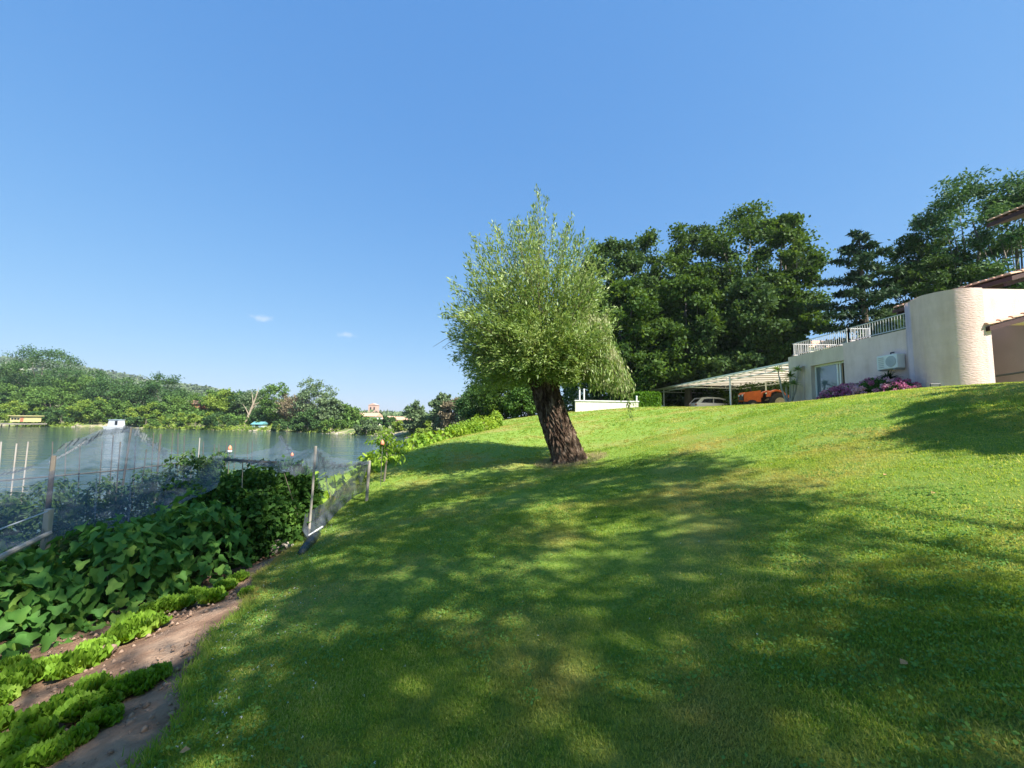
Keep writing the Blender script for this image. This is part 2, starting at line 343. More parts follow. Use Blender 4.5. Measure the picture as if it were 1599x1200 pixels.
def hillmat():
    m = newmat('hill'); N, L = nodes(m); b = N['Principled BSDF']; b.inputs['Roughness'].default_value = .95
    tc = N.new('ShaderNodeTexCoord'); n = N.new('ShaderNodeTexNoise'); n.inputs['Scale'].default_value = .02; n.inputs['Detail'].default_value = 9; n.inputs['Roughness'].default_value = .65
    L.new(tc.outputs['Object'], n.inputs['Vector'])
    r = ramp(N, [(.40, (.10, .14, .06)), (.52, (.19, .21, .11)), (.60, (.42, .38, .30)), (.7, (.55, .50, .42))]); L.new(n.outputs[0], r.inputs[0]); L.new(r.outputs[0], b.inputs['Base Color'])
    return m
M['hill'] = hillmat()
def netmat(name, dens, col=(.115, .14, .175)):
    """fine woven garden netting: threads with open mesh between"""
    m = newmat(name); N, L = nodes(m); b = N['Principled BSDF']; out = N['Material Output']
    b.inputs['Base Color'].default_value = (*col, 1); b.inputs['Roughness'].default_value = .5
    tc = N.new('ShaderNodeTexCoord'); n = N.new('ShaderNodeTexNoise'); n.inputs['Scale'].default_value = 3; n.inputs['Detail'].default_value = 4
    L.new(tc.outputs['Object'], n.inputs['Vector'])
    mr = N.new('ShaderNodeMapRange'); mr.inputs['From Min'].default_value = .3; mr.inputs['From Max'].default_value = .7
    mr.inputs['To Min'].default_value = dens*.65; mr.inputs['To Max'].default_value = dens*1.35
    L.new(n.outputs[0], mr.inputs['Value'])
    t = N.new('ShaderNodeBsdfTransparent'); ms = N.new('ShaderNodeMixShader')
    L.new(mr.outputs[0], ms.inputs[0]); L.new(t.outputs[0], ms.inputs[1]); L.new(b.outputs[0], ms.inputs[2]); L.new(ms.outputs[0], out.inputs['Surface'])
    return m
M['net'] = netmat('garden_netting', .30)
M['net_curtain'] = netmat('curtain_netting', .68, (.085, .10, .125))
M['net_dense'] = netmat('bunched_netting', .6, (.06, .075, .09))
def glassmat():
    m = newmat('window_glass'); N, L = nodes(m); b = N['Principled BSDF']
    b.inputs['Base Color'].default_value = (.10, .14, .16, 1); b.inputs['Roughness'].default_value = .04; b.inputs['Specular IOR Level'].default_value = 1.0
    b.inputs['IOR'].default_value = 1.7
    return m
M['glass'] = glassmat()
def canvasmat():
    m = newmat('pale_canvas'); N, L = nodes(m); b = N['Principled BSDF']; out = N['Material Output']
    b.inputs['Base Color'].default_value = (.62, .58, .50, 1); b.inputs['Roughness'].default_value = .8
    t = N.new('ShaderNodeBsdfTranslucent'); t.inputs['Color'].default_value = (.80, .70, .55, 1)
    ms = N.new('ShaderNodeMixShader'); ms.inputs[0].default_value = .5
    L.new(b.outputs[0], ms.inputs[1]); L.new(t.outputs[0], ms.inputs[2]); L.new(ms.outputs[0], out.inputs['Surface'])
    return m
M['canvas'] = canvasmat()
def hullmat():
    return M['grey']

# ------------------------------------------------------------------ terrain (near side), thin-plate surface through surveyed points
CP = [(0, 0, 0), (0, 4, .03), (0, 8, .18), (-1.2, 2.5, -.14), (1.5, 2.5, .30), (-2, 6, -.16), (3.0, 5, .68), (3, 9, .82), (5, 6, 1.25), (5, 13, 1.35), (7.5, 6.5, 1.95), (7.5, 14, 2.0), (4, 20, 1.65), (7, 22, 2.2)]
for px, py, d in ((885, 722, 11), (830, 655, 25), (762, 672, 21), (700, 687, 18), (640, 706, 15), (583, 745, 12), (530, 785, 9.6), (480, 838, 7.5), (420, 893, 5.6), (330, 1000, 3.7), (215, 1180, 2.3),
                  (1599, 598, 8), (1520, 602, 9), (1436, 607, 10), (1340, 619, 12), (1250, 628, 14.2), (1141, 634, 18.8), (1050, 636, 25.6), (1000, 637, 30), (920, 643, 30)):
    CP.append(tuple(P(px, py, d)))
CP += [(14, 6, 2.45), (14.5, 12, 2.42), (14, 16, 2.38), (14, 22, 2.3), (14, 30, 2.3), (20, 30, 2.3), (14, 42, 2.3), (22, 10, 2.5), (26, 20, 2.4), (8, 42, 2.2), (14, 60, 2.0), (0, 40, 1.3), (40, 40, 2.5), (60, 70, 2.5),
       (70, 10, 3), (60, -25, 3), (12, -5, 2.5), (4, -4, .9), (0, -5, -.1), (-3, -4, -.5), (12, -25, 2.5), (-2, -25, -.2),
       (-3.4, 1.5, -.55), (-4.5, 3, -.62), (-4.6, 5.2, -.68), (-5.6, 7, -.78), (-5.4, 9.5, -.75), (-7, 3, -.85), (-8, 6, -1.0), (-8, 9, -1.2), (-6.3, 12, -1.0), (-9, 0, -1.1), (-6, -4, -.9),
       (-13, 0, -2.7), (-13, 6, -2.8), (-12.5, 12, -2.9), (-11, 18, -2.9), (-6.5, 18, -.9), (-10, 26, -2.9), (-5, 26, -.2), (-9.5, 40, -3.0), (-5, 36, .2), (-20, 0, -4.2), (-20, 12, -4.2), (-18, 25, -4.3), (-18, 45, -4.3), (-15, -20, -3.5), (-25, -20, -4.5),
       (-4, 52, -1.5), (0, 60, -3.2), (-10, 60, -4.2), (0, 75, -4.2), (20, 75, -2), (40, 90, -1), (-30, 80, -4.5)]
CP = np.array(CP, float)
def tps_k(r): return np.where(r > 1e-9, r*r*np.log(np.maximum(r, 1e-9)), 0)
_n = len(CP); _s = 10.0
_K = tps_k(np.linalg.norm((CP[:, None, :2]-CP[None, :, :2])/_s, axis=2)) + np.eye(_n)*2e-3
_Pm = np.hstack([np.ones((_n, 1)), CP[:, :2]/_s]); _A = np.zeros((_n+3, _n+3)); _A[:_n, :_n] = _K; _A[:_n, _n:] = _Pm; _A[_n:, :_n] = _Pm.T
_W = np.linalg.solve(_A, np.concatenate([CP[:, 2], np.zeros(3)]))
def H(x, y):
    x = np.asarray(x, float); y = np.asarray(y, float); sh = x.shape; q = np.stack([x.ravel(), y.ravel()], 1)/_s; out = np.zeros(len(q))
    for a in range(0, len(q), 20000):
        b = q[a:a+20000]; r = np.linalg.norm(b[:, None]-CP[None, :, :2]/_s, axis=2)
        out[a:a+20000] = tps_k(r) @ _W[:_n] + _W[_n] + b @ _W[_n+1:]
    return out.reshape(sh)
def Hs(x, y): return float(H(np.array([x]), np.array([y]))[0])
def G(px, py, maxd=60):                          # pixel -> point on the near ground
    v = ray(px, py); t = np.linspace(.8, maxd, 1500); X = v.x*t; Y = v.y*t; Z = CAMZ+v.z*t
    k = np.where(Z < H(X, Y))[0]
    k = k[0] if len(k) else len(t)-1
    return np.array((X[k], Y[k], float(H(X[k:k+1], Y[k:k+1])[0])))
EDGE = np.array([(-30, -.9), (-6, -1.1), (0, -1.2), (2.3, -1.86), (3.7, -2.50), (5.6, -3.2), (7.5, -3.68), (9.6, -4.05), (12, -4.2), (15, -4.3), (18, -3.6), (22, -2.6), (27, -1.8), (35, -2.5), (60, -3)])
def edge(y): return np.interp(y, EDGE[:, 0], EDGE[:, 1]) + .06*np.sin(np.asarray(y)*3.1)+.04*np.sin(np.asarray(y)*7.7)
def spaced(a, b, n, p): 
    t = np.linspace(0, 1, n); return a+(b-a)*t**p
ys = np.concatenate([-spaced(0, 30, 40, 1.6)[::-1][:-1], spaced(0, 120, 380, 2.0)])
def sheet(name, left, right, n, p, mat_, dz, amp, fr):
    V = []
    for y in ys:
        l, r = left(y), right(y); V.append(np.stack([l+(r-l)*(np.linspace(0, 1, n)**p), np.full(n, y)], 1))
    V = np.array(V).reshape(-1, 2); z = H(V[:, 0], V[:, 1])+dz+amp*fbm(V[:, 0]*fr, V[:, 1]*fr, 5)
    m_ = len(ys); idx = np.arange(m_*n).reshape(m_, n)
    F = np.stack([idx[:-1, :-1], idx[:-1, 1:], idx[1:, 1:], idx[1:, :-1]], -1).reshape(-1, 4)
    return tag(fast(name, np.column_stack([V, z]), F, mat_, None, True), kind='structure')
sheet('lawn', lambda y: float(edge(y)), lambda y: 90, 300, 2.0, M['lawn'], 0, .012, 2.2)
def soil_left(y): return -26.
ns = 220; V = []
for y in ys:
    r = float(edge(y))+.12; t = np.linspace(0, 1, ns)**2.0; V.append(np.stack([r+(-26-r)*t, np.full(ns, y)], 1))
V = np.array(V).reshape(-1, 2); zz = H(V[:, 0], V[:, 1])-.035+.03*fbm(V[:, 0]*4, V[:, 1]*4, 8)*(V[:, 1] < 13)
idx = np.arange(len(V)).reshape(len(ys), ns)
tag(fast('garden_soil', np.column_stack([V, zz]), np.stack([idx[:-1, :-1], idx[1:, :-1], idx[1:, 1:], idx[:-1, 1:]], -1).reshape(-1, 4), M['soil'], None, True), kind='structure')
# river
WZ = -2.9
tag(fast('river_water', [(-880, -55, WZ), (300, -55, WZ), (300, 700, WZ), (-880, 700, WZ)], [(0, 1, 2, 3)], M['water']), kind='structure')

# far bank
def W0(px, py):                                  # pixel -> water plane
    v = ray(px, py); t = (WZ-CAMZ)/v.z; return np.array((v.x*t, v.y*t))
SH = np.array([W0(*p) for p in ((-60, 664), (0, 665), (100, 667), (200, 669), (300, 671.5), (380, 673), (450, 674.5), (520, 678), (600, 682), (660, 686), (720, 690))])
SH = np.vstack([[-700, 190], [-320, 140], SH, [12, 74], [60, 84], [200, 130]]); SH = SH[np.argsort(SH[:, 0])]
def shore(x): return np.interp(x, SH[:, 0], SH[:, 1])
def HF(x, y):
    x = np.asarray(x, float); y = np.asarray(y, float); o = y-shore(x)
    z = WZ-.6+np.clip(o, -2, 6)*.28+np.clip(o-6, 0, 400)*.012
    z += np.clip((-x-60)/120, 0, 1)*np.clip(o-6, 0, 60)*.10
    return z+.12*fbm(x*.3, y*.3, 3)
xs = np.concatenate([np.linspace(-700, -200, 60), np.linspace(-195, 60, 240), np.linspace(65, 220, 20)]); ov = np.concatenate([np.linspace(-3, 14, 40), np.linspace(16, 120, 50), np.linspace(140, 900, 20)])
X, O = np.meshgrid(xs, ov); Y = shore(X)+O; Z = HF(X, Y); nx = len(xs)
idx = np.arange(X.size).reshape(X.shape)
tag(fast('far_bank', np.stack([X, Y, Z], -1).reshape(-1, 3), np.stack([idx[:-1, :-1], idx[:-1, 1:], idx[1:, 1:], idx[1:, :-1]], -1).reshape(-1, 4), M['far_ground'], None, True), kind='structure')
# distant hill
HP = np.array([(-500, 530), (-200, 545), (0, 561), (60, 565), (110, 571), (135, 579), (200, 589), (270, 597), (300, 601), (335, 606), (365, 614), (400, 624), (450, 638), (520, 646), (640, 650)])
HD = 720.
px_ = np.linspace(-170, 640, 180); V = []
for k, v in enumerate(np.concatenate([np.linspace(0, 1, 26), np.linspace(1.05, 1.6, 8)])):
    for p in px_:
        yt = np.interp(p, HP[:, 0], HP[:, 1]); top = P(p, yt, HD); hz = top[2]+2.5
        prof = (v**.8 if v <= 1 else 1-(v-1)*.5); d = 380+(HD-380)*v
        x = (p-799.5)/FPX*d; V.append((x, d, -2.5+hz*prof + (1.2*float(fbm(x*.02, d*.02, 4)) if v < 1 else 0)))
idx = np.arange(len(V)).reshape(-1, len(px_))
tag(fast('hill', V, np.stack([idx[:-1, :-1], idx[:-1, 1:], idx[1:, 1:], idx[1:, :-1]], -1).reshape(-1, 4), M['hill'], None, True), kind='structure')
rng = np.random.default_rng(11)
V = np.array(V); ok = V[:26*len(px_)]
sel = ok[rng.integers(0, len(ok), 14000)]
cl = fbm(sel[:, 0]*.016, sel[:, 1]*.03, 9); vfrac = (sel[:, 1]-380)/(HD-380)
rocky = (vfrac > .72) & (sel[:, 0] > -640) & (sel[:, 0] < -430)
keep = np.where(rocky, (cl > .55), (cl > -.65)); sel = sel[keep]
sel = np.repeat(sel, 3, axis=0)+rng.normal(size=(len(sel)*3, 3))*np.array((3.2, 3.2, 1.4))+np.array((0, 0, 1.6))
tag(leaves('hillside_wood', sel, 4.2, M['hillwood'], None, rng, aspect=.8, up=.35), 'distant wooded slope of the hill behind the far bank', 'woodland', kind='stuff')

# ------------------------------------------------------------------ trees
def crown_pts(rng, C, R, nl, lr, nsub, sr, nleaf, squash=.6, low=-.5, core=.35):
    """leaf points grouped in sprays on lobes of an irregular crown"""
    C = np.array(C, float); R = np.array(R, float)
    m_ = int(nl/max(.3, (1-low)/2)); i_ = np.arange(m_)+.5; zz_ = 1-2*i_/m_; ph_ = i_*2.39996+rng.uniform(0, 6)
    d = np.column_stack([np.sqrt(1-zz_**2)*np.cos(ph_), np.sqrt(1-zz_**2)*np.sin(ph_), zz_]); d = unit(d+rng.normal(size=d.shape)*.12); d = d[d[:, 2] > low]
    k_ = rng.uniform(core, .90, (len(d), 1)); k_[rng.random((len(d), 1)) < .55] = rng.uniform(.74, .92); lp = C+d*R*k_
    lrad = lr*rng.uniform(.65, 1.25, len(d))
    sd = unit(rng.normal(size=(len(d), nsub, 3))+d[:, None]*.5)
    sp = lp[:, None]+sd*lrad[:, None, None]*rng.uniform(.45, 1.0, (len(d), nsub, 1))*np.array((1, 1, .8))
    sp = sp.reshape(-1, 3); sp = sp[rng.random(len(sp)) > .12]
    k = max(1, int(nleaf/len(sp)))
    pts = np.repeat(sp, k, axis=0)+rng.normal(size=(len(sp)*k, 3))*sr*np.array((1, 1, squash))
    return pts, lp
def limbs(mb, base, lp, r0, rng, split=.35, n=10, top=None):
    base = np.array(base, float); c = lp.mean(0); topz = lp[:, 2].max() if top is None else top
    spine = [base+(np.array((c[0], c[1], topz))-base)*t+np.array((rng.normal()*.02, rng.normal()*.02, 0))*(topz-base[2])*t for t in np.linspace(0, .88, 7)]
    mb.tube([base-np.array((0, 0, .4))]+spine, [r0*1.25]+[r0*(1-.88*t) for t in np.linspace(0, 1, 7)], 8)
    for q in lp[rng.permutation(len(lp))[:n]]:
        f = rng.uniform(.25, .6); s = spine[int(f*6)]
        s = s if s[2] < q[2] else spine[2]
        m1 = s+(q-s)*.5+np.array((0, 0, -.08))*np.linalg.norm(q-s)
        mb.tube([s, m1, q], [r0*.38, r0*.2, r0*.05], 5)
def broadleaf(name, label, cat, base, C, R, mat_, seed, nl=26, lr=None, nsub=14, sr=None, nleaf=6000, leaf=.2, r0=.3, bark='bark_grey', group=None, low=-.5, aspect=.65, n=10, core=.35, up=.4):
    rng = np.random.default_rng(seed); Rm = float(np.mean(R)); lr = lr or Rm*.36; sr = sr or Rm*.075
    R = tuple(np.array(R, float)*1.13)
    pts, lp = crown_pts(rng, C, R, nl, lr, nsub, sr, nleaf, low=low, core=core)
    t = thing(name, label, cat, base, group)
    mb = MB(); limbs(mb, base, lp, r0, rng, n=n); mb.build('trunk', M[bark], t, True)
    leaves('crown', pts, leaf, mat_, t, rng, aspect=aspect, up=up)
    return t

# --- trees and shrubs across the river: (photo x, top y, width px, metres behind the shore, material, shape, name, label)
FAR = [
 (-12, 582, 90, 26, 'bank_dark', 'r', 'broadleaf_tree', 'dark green tree cut by the left edge of the photo'),
 (20, 572, 60, 34, 'bank_a', 'r', 'broadleaf_tree', 'mid green tree high on the slope, just left of the tallest crown'),
 (64, 545, 78, 30, 'bank_dark', 'r', 'broadleaf_tree', 'tallest round crowned tree on the far bank, against the sky at left'),
 (100, 572, 52, 26, 'bank_dark', 'r', 'broadleaf_tree', 'dark tree on the right shoulder of the tallest crown at left'),
 (40, 600, 66, 16, 'bank_a', 'r', 'broadleaf_tree', 'green tree filling the slope below the tallest crown'),
 (0, 616, 54, 12, 'bank_dark', 'r', 'broadleaf_tree', 'dark tree left of the yellow hut, at the photo edge'),
 (40, 628, 40, 6, 'bank_light', 'b', 'willow_bush', 'pale fresh green bush rising directly behind the yellow hut'),
 (82, 612, 58, 12, 'bank_a', 'r', 'broadleaf_tree', 'mid green tree above the waterline right of the yellow hut'),
 (66, 645, 42, 3, 'bank_dark', 'b', 'shrub', 'low dark shrub at the waterline, right of the yellow hut'),
 (100, 638, 46, 4, 'bank_dark', 'b', 'shrub', 'broad dark shrub hanging over the water left of the white floating cabin'),
 (122, 590, 50, 24, 'bank_a', 'r', 'broadleaf_tree', 'rounded green tree where the left skyline starts to drop'),
 (152, 580, 44, 30, 'bank_dark', 'p', 'pointed_tree', 'dark pointed tree on the skyline above the white floating cabin'),
 (176, 590, 52, 22, 'bank_dark', 'r', 'broadleaf_tree', 'dark leafy tree behind and above the white floating cabin'),
 (145, 622, 48, 8, 'bank_light', 'b', 'shrub', 'yellow green shrub at the waterline left of the white floating cabin'),
 (180, 626, 52, 9, 'bank_a', 'r', 'small_tree', 'small green tree directly behind the white floating cabin'),
 (212, 600, 50, 18, 'bank_dark', 'r', 'broadleaf_tree', 'dark tree in the hollow left of the broad round crown'),
 (246, 586, 58, 20, 'bank_dark', 'r', 'broadleaf_tree', 'broad round dark tree standing against the pale rocky hill'),
 (232, 632, 50, 6, 'bank_light', 'b', 'shrub', 'yellowish green shrub below the broad round dark tree'),
 (206, 648, 36, 2, 'bank_dark', 'b', 'shrub', 'low dark shrub just right of the white floating cabin'),
 (268, 618, 36, 12, 'bank_a', 'r', 'small_tree', 'small mid green tree immediately left of the orange brick house'),
 (268, 646, 46, 3, 'bank_a', 'b', 'shrub', 'spreading green shrub at the waterline below and left of the brick house'),
 (308, 645, 52, 4, 'bank_light', 'b', 'shrub', 'light green shrub on the bank in front of the orange brick house'),
 (284, 606, 30, 30, 'bank_grey', 'r', 'broadleaf_tree', 'grey green tree rising behind the orange brick house'),
 (326, 610, 44, 18, 'bank_a', 'r', 'broadleaf_tree', 'green tree immediately right of the orange brick house'),
 (352, 609, 36, 16, 'bank_light', 'r', 'broadleaf_tree', 'lighter green tree behind the foot of the leaning dead trunk'),
 (345, 646, 40, 3, 'bank_dark', 'b', 'shrub', 'dark waterline shrub left of the leaning dead trunk'),
 (374, 613, 28, 16, 'bank_dark', 'p', 'pointed_tree', 'narrow dark tree crossed by the leaning dead trunk'),
 (396, 609, 38, 18, 'bank_grey', 'r', 'broadleaf_tree', 'grey green spreading tree above the teal shed'),
 (412, 640, 34, 9, 'bank_dark', 'b', 'shrub', 'dark shrub right behind the teal shed'),
 (432, 600, 36, 9, 'bank_a', 'p', 'poplar_tree', 'tall tapering green tree to the right of the teal shed'),
 (452, 655, 40, 2, 'bank_dark', 'b', 'shrub', 'dark shrub overhanging the water right of the teal shed'),
 (463, 612, 38, 9, 'bank_brown', 'r', 'dry_tree', 'half bare brownish tree between the tapering green and the tall silvery tree'),
 (493, 597, 46, 9, 'bank_grey', 'p', 'poplar_tree', 'tall silvery green airy tree, highest in the middle of the far bank'),
 (484, 640, 38, 2, 'bank_dark', 'b', 'shrub', 'dense dark shrub at the foot of the tall silvery tree'),
 (516, 622, 34, 8, 'bank_grey', 'r', 'small_tree', 'grey green spreading tree on the right flank of the tall silvery tree'),
 (540, 632, 34, 12, 'bank_a', 'r', 'small_tree', 'green tree just left of the white house'),
 (524, 655, 30, 4, 'bank_a', 'b', 'shrub', 'rounded green shrub above the stony shore left of the white house'),
 (575, 658, 28, 2, 'bank_grey', 'b', 'shrub', 'grey green round shrub at the waterline below the white house'),
 (608, 651, 28, 12, 'bank_dark', 'b', 'shrub', 'dark rounded shrub in front of the red roofed village'),
 (628, 657, 20, 7, 'bank_light', 'b', 'shrub', 'light green bush right of the village roofs'),
 (649, 627, 25, 3, 'bank_grey', 'p', 'poplar_tree', 'egg shaped grey green tree standing alone right of the village'),
 (664, 650, 28, 8, 'bank_light', 'b', 'shrub', 'bright green bush between the egg shaped tree and the taller pair'),
 (690, 612, 28, 5, 'bank_grey', 'p', 'poplar_tree', 'tall grey green tree left of the reddish half bare tree'),
 (713, 622, 32, 6, 'bank_brown', 'r', 'dry_tree', 'reddish half bare tree near the right end of the far bank'),
 (738, 604, 36, 6, 'bank_grey', 'p', 'poplar_tree', 'grey green tree partly behind the willow leaves at the right end of the far bank'),
 (664, 670, 24, 1, 'bank_light', 'b', 'shrub', 'low bright bush at the waterline at the right end of the river'),
]
for i, (px, yt, wp, off, mt, shp, nm, lab) in enumerate(FAR):
    x = (px-799.5)/FPX
    D = 110.
    for _ in range(8): D = float(shore(x*D))+off
    X0 = x*D; zb = float(HF(X0, D)); ztop = P(px, yt, D)[2]; rx = wp/2/FPX*D*1.22; h = ztop-zb
    seed = 100+i
    if shp == 'b': C = (X0, D, zb+h*.48); Rr = (rx, rx*.8, h*.5); low = -.7; nl = 16; nlf = 3000; tall = .32
    elif shp == 'p': C = (X0, D, zb+h*.52); Rr = (rx*.88, rx*.8, h*.47); low = -.9; nl = 34; nlf = 3600; tall = .5
    else: C = (X0, D, zb+h*.52); Rr = (rx, rx*.85, h*.42); low = -.75; nl = 26; nlf = 4600; tall = .5
    nlf = int(1.5*nlf*max(1, wp/42))
    if mt in ('bank_brown',): nlf = int(nlf*.55)
    broadleaf(nm, lab, 'shrub' if shp == 'b' else 'tree', (X0, D, zb), C, Rr, M[mt], seed, nl=nl, lr=min(rx, h*.4)*.42, nsub=10, sr=min(rx, h*.5)*.09, nleaf=nlf,
              leaf=.5 if shp != 'b' else .42, r0=max(.12, h*.018), group='trees and shrubs along the far bank', low=low, aspect=.7, n=7 if shp != 'b' else 3)
# leaning dead trunk
b0 = P(368, 671, 124); b0[2] = float(HF(b0[0], 130)); b0[1] = 128
t = thing('dead_tree', 'bare pale trunk leaning right out over the far waterline', 'tree', b0)
q = P(403, 612, 128); mb = MB(); b0 = np.array(b0); mb.tube([b0, b0+(q-b0)*.5, q], [.42, .3, .08], 7)
for f, dx, dz in ((.45, 3.5, 3.5), (.6, 4.5, 1.5), (.62, -1, 4), (.75, 3.5, .8), (.8, .6, 3.6), (.3, -2.5, 3.5)):
    s = b0+(q-b0)*f; mb.tube([s, s+np.array((dx*.5, .3, dz*.6)), s+np.array((dx, .5, dz))], [.14, .09, .03], 5)
mb.build('trunk', M['deadwood'], t)
r = np.random.default_rng(302); n = 30000; xx = r.uniform(-210, -44, n); oo = r.uniform(9, 34, n); hh = np.clip(2.8*(1+.5*fbm(xx*.12, oo*.1, 3)), .5, 6)
pts = np.column_stack([xx, shore(xx)+oo, HF(xx, shore(xx)+oo)+hh*r.random(n)**.7])
tag(leaves('far_undergrowth', pts, .9, M['bank_a'], None, r, aspect=.7, up=.3), 'thick undergrowth between the trees of the far bank', 'undergrowth', kind='stuff')
n = 9000; pxs = r.uniform(500, 780, n); dd = r.uniform(225, 320, n); hh = 3.2*(1+.45*fbm(pxs*.09, dd*.02, 4))
pts = np.column_stack([(pxs-799.5)/FPX*dd, dd, -1+(hh+1.5)*r.random(n)])
tag(leaves('far_treeline', pts, 1.8, M['bank_grey'], None, r, aspect=.7, up=.3), 'distant low line of trees beyond the village', 'trees', kind='stuff')
# reeds and grass along the far shore
rng = np.random.default_rng(5)
xx = rng.uniform(-190, 12, 9000); oo = rng.gamma(2.2, 1.1, 9000)+.6; yy = shore(xx)+oo
keep = fbm(xx*.15, yy*.15, 7) > -.25; xx, yy = xx[keep], yy[keep]
pts = np.stack([xx, yy, HF(xx, yy)+rng.uniform(0, .8, len(xx))], 1)
tag(leaves('bank_grass', pts, .75, M['bank_light'], None, rng, aspect=.35, up=.1), 'yellow green grass and weeds along the far shore', 'grass', kind='stuff')
# pale stones along the far shore
rs = np.random.default_rng(6); mb = MB()
for k in range(150):
    x = rs.uniform(-62, -22) if k < 110 else rs.uniform(-150, -62); y = float(shore(x))+rs.uniform(1.0, 3.2); s = rs.uniform(.2, .6)
    mb.box((x, y, float(HF(x, y))+s*.15), (s*1.6, s, s*.6), rs.uniform(0, 3))
tag(mb.build('shore_stones', M['stone'], None, bevel=.06), 'pale stones lying along the far waterline', 'stones', kind='stuff')

# ------------------------------------------------------------------ far buildings
def gable_roof(mb, x0, x1, y0, y1, z0, h, ov=.3, axis='x'):
    if axis == 'x': poly = [(y0-ov, z0), (y1+ov, z0), ((y0+y1)/2, z0+h)]; mb.prism(poly, 0, x0-ov, x1+ov)
    else: poly = [(x0-ov, z0), (x1+ov, z0), ((x0+x1)/2, z0+h)]; mb.prism(poly, 1, y0-ov, y1+ov)
def far_house(name, label, px0, px1, ytop, yeave, D, wm, rm, depth=8, axis='x', wins=2, base=None):
    a = P(px0, yeave, D); b = P(px1, yeave, D); top = P((px0+px1)/2, ytop, D)[2]; zb = float(HF(a[0], D))-.5 if base is None else base
    cx = (a[0]+b[0])/2; t = thing(name, label, 'house', (cx, D+depth/2, zb))
    MB().box((cx, D+depth/2, (zb+a[2])/2), (b[0]-a[0], depth, a[2]-zb)).build('wall', wm, t)
    r = MB(); gable_roof(r, a[0], b[0], D, D+depth, a[2]+.01, max(.5, top-a[2]), .4, axis); r.build('roof', rm, t)
    for k in range(wins):
        f = (k+.5)/wins; wx = a[0]+(b[0]-a[0])*f
        w_ = MB().box((wx, D-.02, a[2]-1.5), (1.0, .1, 1.3)).build('window', M['frame_dark'], t)
    return t
far_house('brick_house', 'orange brick house among the trees of the far bank', 287, 313, 625, 631, 136, M['brick'], M['tile'], 8, 'y', 1)
far_house('house', 'long white house with a red roof left of the church tower', 549, 586, 645, 650, 150, M['white'], M['tile'], 8, 'x', 4)
far_house('house', 'small reddish house right of the church tower', 590, 612, 650, 655, 200, M['pinkbrick'], M['tile'], 8, 'x', 3)
far_house('house', 'low pink house farther right of the church tower', 616, 640, 651, 656, 215, M['pinkbrick'], M['tile'], 9, 'x', 3)
a = P(575, 640, 250); b = P(588, 640, 250); tz = P(580, 633, 250)[2]
cx = (a[0]+b[0])/2; t = thing('church_tower', 'square pink brick church tower above the village roofs', 'tower', (cx, 252, -2))
mb = MB().box((cx, 252.5, (tz-2)/2), (b[0]-a[0], 5, tz+2)); mb.build('wall', M['pinkbrick'], t)
MB().prism([(cx-2.8, tz), (cx+2.8, tz), (cx, tz+1.2)], 1, 249.8, 255.2).build('roof', M['pinkbrick'], t)
for k in (-1, 1): MB().box((cx+k*1.1, 249.97, tz-2), (.8, .15, 1.6)).build('opening', M['frame_dark'], t)
# yellow hut on the far bank
a = P(15, 661, 119); b = P(39, 661, 119); zt = P(27, 650, 119)[2]; zb = a[2]-.1; x0, x1 = a[0], b[0]; y0 = 119.
t = thing('yellow_hut', 'yellow fishing hut at the far waterline, left', 'hut', ((x0+x1)/2, 121, zb))
MB().box(((x0+x1)/2, y0+2, (zb+zt)/2+.25), (x1-x0, 4, zt-zb-.5)).build('wall', M['yellow'], t)
MB().box(((x0+x1)/2, y0+2, zt+.08), (x1-x0+.8, 4.8, .16)).build('roof', M['yellow'], t)
MB().box((x1-1.0, y0-.03, (zb+zt)/2+.1), (.9, .1, zt-zb-.9)).build('door', M['brick'], t)
for k in range(3): MB().box((x0+.7+k*.85, y0-.03, zt-.8), (.6, .08, .45)).build('window', M['carglass'], t)
MB().box(((x0+x1)/2+.3, y0+1.2, zb-.1), (x1-x0+1.6, 7.0, .25)).build('deck', M['greywood'], t)
for dx in (.0, .5, 1.0):
    MB().tube([(x0+(x1-x0)*dx, y0-1.8, zb-.2), (x0+(x1-x0)*dx, y0-1.8, WZ-.6)], .12, 6).build('leg', M['stake'], t)
# teal shed
a = P(393, 672, 121); b = P(408, 672, 121); y0 = 121.; zt = P(400, 663, y0)[2]; zb = WZ+.9; x0, x1 = a[0], b[0]
t = thing('boat_shed', 'small teal boathouse on stilts near the leaning dead trunk', 'shed', ((x0+x1)/2, y0+1.5, zb))
MB().box(((x0+x1)/2, y0+1.5, (zb+zt)/2), (x1-x0, 3, zt-zb)).build('wall', M['paleblue'], t)
MB().prism([(y0-.4, zt), (y0+3.4, zt), (y0+1.5, zt+.8)], 0, x0-.3, x1+.3).build('roof', M['teal'], t)
MB().box(((x0+x1)/2, y0-.03, (zb+zt)/2), (.8, .1, (zt-zb)*.6)).build('window', M['carglass'], t)
for dx in (.05, .95):
    for dy in (.2, 2.8): MB().tube([(x0+(x1-x0)*dx, y0+dy, zb), (x0+(x1-x0)*dx, y0+dy, WZ-.6)], .1, 6).build('leg', M['stake'], t)
